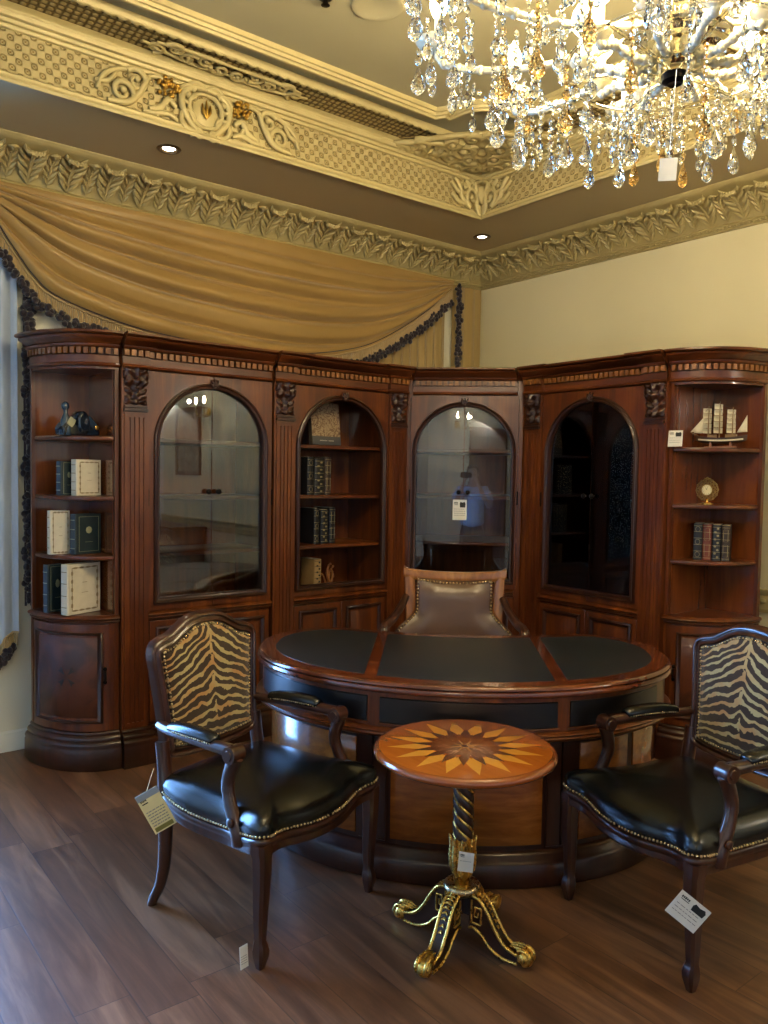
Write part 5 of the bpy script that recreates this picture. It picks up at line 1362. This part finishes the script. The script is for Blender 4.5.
# bead swags between neighbouring arms
for k in range(NA):
    a0, a1 = 2 * PI * (k + .3) / NA, 2 * PI * (k + 1.3) / NA
    for r, z, dip in ((.64, 2.88, .10), (.40, 2.755, .05)):
        m = MB()
        for j in range(14):
            t = (j + .5) / 14; p = Vector((math.cos(a0), math.sin(a0))).lerp(Vector((math.cos(a1), math.sin(a1))), t) * r
            m.at(p.x, p.y, 0, 0, 0, j); octa(m, C(z - dip * 4 * t * (1 - t)), .009, .009, 6); m.off()
        m.build('bead_swag', M_cry, ch, ang=5)
t5 = tagcard((HX + .24, HY - .1, 2.545) if False else (2.70, 3.44, 2.40), .046, .06, R(3), 'small white tag hanging under the crystal chandelier', pic=False, lines=0, logo=False)
m = MB(); m.tube([(0, 0, .03), (0, 0, .262)], .0008, 4); m.build('string', M_card, t5)
# ------------------------------------------------------------------ the side of the room that shows in the bookcase glass
M_frame = plain('dark_picture_frame', '4a3220', .4)
r = empty('framed_picture', (0.02, 6.78, 1.5), 0, 'framed brownish picture on the right wall behind the camera, mirrored in the left glass door', 'picture')
m = MB(); m.molding([(6.34, 1.5), (6.34, 2.42), (7.12, 2.42), (7.12, 1.5)], [(0, 0), (0, .03), (.03, .035), (.06, .02), (.065, 0)], True, lambda a, b, h: (h - .018, a - 6.78, b - 1.5)); m.build('frame', M_frame, r)
def art():
    g = G('brown_landscape_wash'); o = g.obj(); n = g.noise(g.scale(o, (1, 2, 4)), 2, 5, .6); return g.pbr(g.ramp(n, ((.3, '5a4a3c'), (.55, '8a7a66'), (.8, 'b0a48c'))), .5)
m = MB(); m.box(-.018, -.006, -.38, .38, .03, .89); m.build('canvas', art(), r)
r = empty('sideboard', (.3, 6.85, 0), 0, 'low brown wooden sideboard under the framed picture behind the camera', 'sideboard')
m = MB(); m.box(-.22, .24, -.78, .7, .08, .8); m.build('body', M_wood, r, bevel=.006)
m = MB(); m.box(-.24, .28, -.81, .73, .8, .84); m.build('top', M_wood, r, bevel=.01)
for k in range(3):
    y = -.76 + k * .49; m = MB(); m.box(.24, .255, y, y + .46, .56, .77); d = m.build('drawer', M_wood, r, bevel=.004)
    m = MB(); m.ell((.268, y + .23, .665), .016, 10, 7); m.build('knob', M_brass, d)
    m = MB(); m.box(.24, .255, y, y + .46, .12, .54); d = m.build('door', M_wood, r, bevel=.004)
    m = MB(); m.ell((.268, y + .40, .36), .014, 10, 7); m.build('knob', M_brass, d)
for x in (-.18, .2):
    for y in (-.72, .64): m = MB(); m.tube([(x, y, .1), (x, y, .04), (x, y, 0)], [.03, .035, .022], 10); m.build('foot', M_wood_dark, r)
def sconce(loc, rz, label):
    r = empty('wall_sconce', loc, rz, label, 'wall light', None)
    m = MB(); m.at(0, 0, 0, rx=0, ry=PI / 2); m.lathe([(.055, 0), (.06, .008), (.04, .02), (.015, .03), (0, .032)], 20); m.off(); m.build('back_plate', M_gold, r)
    for s in (-1, 1):
        m = MB(); P = catmull([(.02, 0, 0), (.07, s * .06, -.05), (.12, s * .11, -.03), (.13, s * .12, .03)], 6); m.tube(P, .008, 8); a = m.build('arm', M_gold, r)
        m = MB(); m.at(.13, s * .12, .03); m.lathe([(.012, 0), (.045, .012), (.05, .02), (.012, .008)], 14, False); m.off(); m.build('drip_pan', M_gls, a, ang=30)
        m = MB(); m.at(.13, s * .12, .03); m.lathe([(.011, 0), (.011, .07), (0, .07)], 10); m.off(); m.build('candle_sleeve', M_sleeve, a)
        m = MB(); m.at(.13, s * .12, .03); m.lathe([(.008, .07), (.018, .095), (.02, .11), (.012, .14), (.002, .165)], 10); m.off(); m.build('candle_bulb', M_bulb, a, ang=180)
        for k in range(3):
            b = 2 * PI * k / 3; o = protos[(1, .9, False)].copy(); COL.objects.link(o); o.parent = a; o.name = 'crystal_drop'; o.location = (.13 + .04 * math.cos(b), s * .12 + .04 * math.sin(b), .04)
    l = bpy.data.lights.new('sconce_light', 'POINT'); l.energy = 36; l.color = (1, .93, .82); l.shadow_soft_size = .025
    o = bpy.data.objects.new('sconce_light', l); COL.objects.link(o); o.location = Vector(loc) + Vector((.28 * math.cos(rz), .28 * math.sin(rz), .12))
sconce((0.0, 6.12, 2.33), 0, 'two candle crystal wall light on the right wall behind the camera, beside the framed picture')
sconce((RU, 6.2, 2.36), PI, 'two candle crystal wall light beside the dark panelled door behind the camera')
d1 = MB(); d1.box(RU - .03, RU, 6.5, 7.4, 0, 2.35)
for y in (6.58, 7.0):
    for z0, z1 in ((.2, 1.0), (1.15, 2.2)): d1.molding([(y, z0), (y, z1), (y + .33, z1), (y + .33, z0)], [(-.02, 0), (-.01, .012), (.01, .012), (.02, 0)], True, lambda a, b, h: (RU - .03 - h, a, b))
struct('door_1', d1, M_wood, 'dark panelled wooden door behind the camera')

# the photographer, standing behind the camera
M_skin = plain('skin', 'b98a6e', .5); M_shirt = plain('pale_blue_shirt', '9fb2cc', .8); M_trouser = plain('dark_brown_trousers', '33261f', .8); M_hair = plain('dark_hair', '14100e', .5); M_shoe = plain('black_shoe', '151515', .4)
def skin(name, pts, edges, mat, parent, root=0, sub=2):
    me = bpy.data.meshes.new(name); me.from_pydata([p[:3] for p in pts], edges, []); me.materials.append(mat)
    o = bpy.data.objects.new(name, me); COL.objects.link(o); o.parent = parent
    s = o.modifiers.new('skin', 'SKIN'); s.use_smooth_shade = True
    for i, p in enumerate(pts): me.skin_vertices[0].data[i].radius = (p[3], p[4] if len(p) > 4 else p[3]); me.skin_vertices[0].data[i].use_root = (i == root)
    u = o.modifiers.new('sub', 'SUBSURF'); u.levels = 1; u.render_levels = sub
    return o
pfx, pfy = CU - _fw.x * .36 + _rt.x * .06, CV - _fw.y * .36 + _rt.y * .06
pe = empty('person', (pfx, pfy, 0), math.atan2(_fw.y, _fw.x) - PI / 2, 'person in pale blue shirt and dark trousers raising a phone with both hands', 'person')
# local: x right, y forward, z up; one continuous body
B = [(0, 0, .93, .13, .10), (0, -.01, 1.08, .125, .095), (0, -.015, 1.25, .15, .10), (0, -.01, 1.36, .11, .085), (0, 0, 1.43, .05, .05), (0, .015, 1.49, .052, .056), (0, .02, 1.565, .074, .092), (0, .015, 1.635, .068, .085), (0, .01, 1.68, .035, .04)]
E_ = [(i, i + 1) for i in range(8)]
def add(par, *ps):
    k = par
    for p in ps: B.append(p); E_.append((k, len(B) - 1)); k = len(B) - 1
    return k
for s in (-1, 1):
    add(0, (s * .09, 0, .86, .085, .09), (s * .1, .01, .48, .058), (s * .1, -.015, .3, .052), (s * .1, -.02, .1, .036), (s * .1, .03, .05, .036), (s * .1, .14, .035, .03))
    w = add(3, (s * .17, -.01, 1.36, .055), (s * .25, .02, 1.22, .044), (s * .24, .10, 1.13, .04), (s * .15, .21, 1.32, .033), (s * .10, .26, 1.45, .025, .022))
    pm = add(w, (s * .075, .275, 1.49, .032, .014))
    for q, (dx, L) in enumerate(((.03, .055), (.012, .065), (-.006, .06), (-.022, .048))):
        add(pm, (s * (.075 - dx * .3), .285, 1.515 + dx * .5, .0095), (s * (.06 - dx * .3), .298, 1.53 + dx * .9, .009), (s * (.045 - L * .2), .296, 1.535 + dx * 1.1, .0075))
    add(pm, (s * .085, .268, 1.515, .011), (s * .062, .262, 1.535, .0095), (s * .045, .268, 1.548, .008))
body = skin('body', B, E_, M_skin, pe)
m = MB(); m.tube([(0, .098, 1.585), (0, .122, 1.555), (0, .108, 1.55)], [.009, .014, .012], 8); m.tube([(-.022, .1, 1.523), (0, .108, 1.52), (.022, .1, 1.523)], [.004, .007, .004], 6)
for s in (-1, 1): m.ell((s * .03, .097, 1.588), (.013, .007, .007), 8, 5); m.ell((s * .078, .01, 1.575), (.012, .022, .033), 8, 6)
m.build('face_features', M_skin, pe, ang=180)
T_ = [(0, 0, .82, .185, .145), (0, -.005, .97, .18, .14), (0, -.015, 1.22, .168, .12), (0, -.01, 1.34, .14, .105), (0, 0, 1.405, .075, .068)]
TE = [(0, 1), (1, 2), (2, 3), (3, 4)]
for s in (-1, 1):
    i = len(T_); T_ += [(s * .17, -.01, 1.36, .072), (s * .235, .01, 1.25, .062), (s * .25, .025, 1.2, .058)]; TE += [(3, i), (i, i + 1), (i + 1, i + 2)]
skin('shirt', T_, TE, M_shirt, pe)
J = [(0, 0, .97, .125, .10), (0, 0, .90, .135, .11)]; JE = [(0, 1)]
for s in (-1, 1):
    i = len(J); J += [(s * .085, 0, .78, .088, .095), (s * .1, .01, .48, .075), (s * .1, -.01, .3, .068), (s * .1, -.015, .09, .062)]; JE += [(1, i), (i, i + 1), (i + 1, i + 2), (i + 2, i + 3)]
skin('trousers', J, JE, M_trouser, pe)
m = MB()
m.grid(lambda a, t: ((.083 + .006 * math.sin(a * 40)) * math.cos(2 * PI * a) * math.sin(lerp(.01, 1.75, t)), .005 + (.1 if math.sin(2 * PI * a) < 0 else .085) * math.sin(2 * PI * a) * math.sin(lerp(.01, 1.75, t) if math.sin(2 * PI * a) < .3 else lerp(.01, 1.05, t)), 1.605 + .1 * math.cos(lerp(.01, 1.95, t) if math.sin(2 * PI * a) < .3 else lerp(.01, 1.05, t))), 32, 12, True); m.build('hair', M_hair, pe, ang=180, solid=.006)
for s in (-1, 1):
    m = MB(); m.loops([[(s * .1 + .046 * math.cos(2 * PI * k / 16) * w, .05 + .14 * math.sin(2 * PI * k / 16) * l, z) for k in range(16)] for w, l, z in ((1, 1, 0), (1.02, 1.02, .02), (.95, .96, .05), (.6, .5, .085))], True, True, True); m.build('shoe', M_shoe, pe)
ph = MB(); ph.rbox(-.075, .075, -.004, .004, -.037, .037, .004)
po = ph.build('smartphone', plain('black_phone', '101114', .2), None)
po.location = (CU - _fw.x * .045, CV - _fw.y * .045, CH - .005); po.rotation_euler = (0, 0, math.atan2(_fw.y, _fw.x) - PI / 2)
tag(po, 'black phone held up by the person behind the camera', 'phone')
# ------------------------------------------------------------------ light
wd = bpy.data.worlds.new('sky'); SC.world = wd; wd.use_nodes = True
bg = wd.node_tree.nodes['Background']; bg.inputs[0].default_value = (.20, .46, 1.0, 1); bg.inputs[1].default_value = SKY_S
la = bpy.data.lights.new('window_daylight_portal', 'AREA'); la.shape = 'RECTANGLE'; la.size = WU1 - WU0; la.size_y = WZ1 - WZ0; la.cycles.is_portal = True
lo = bpy.data.objects.new('window_daylight_portal', la); COL.objects.link(lo); lo.location = ((WU0 + WU1) / 2, -.16, (WZ0 + WZ1) / 2); lo.rotation_euler = (R(90), 0, 0)
SC.view_settings.exposure = EXPO
SC.cycles.max_bounces = 10; SC.cycles.transmission_bounces = 10; SC.cycles.transparent_max_bounces = 12
SC.cycles.caustics_reflective = False
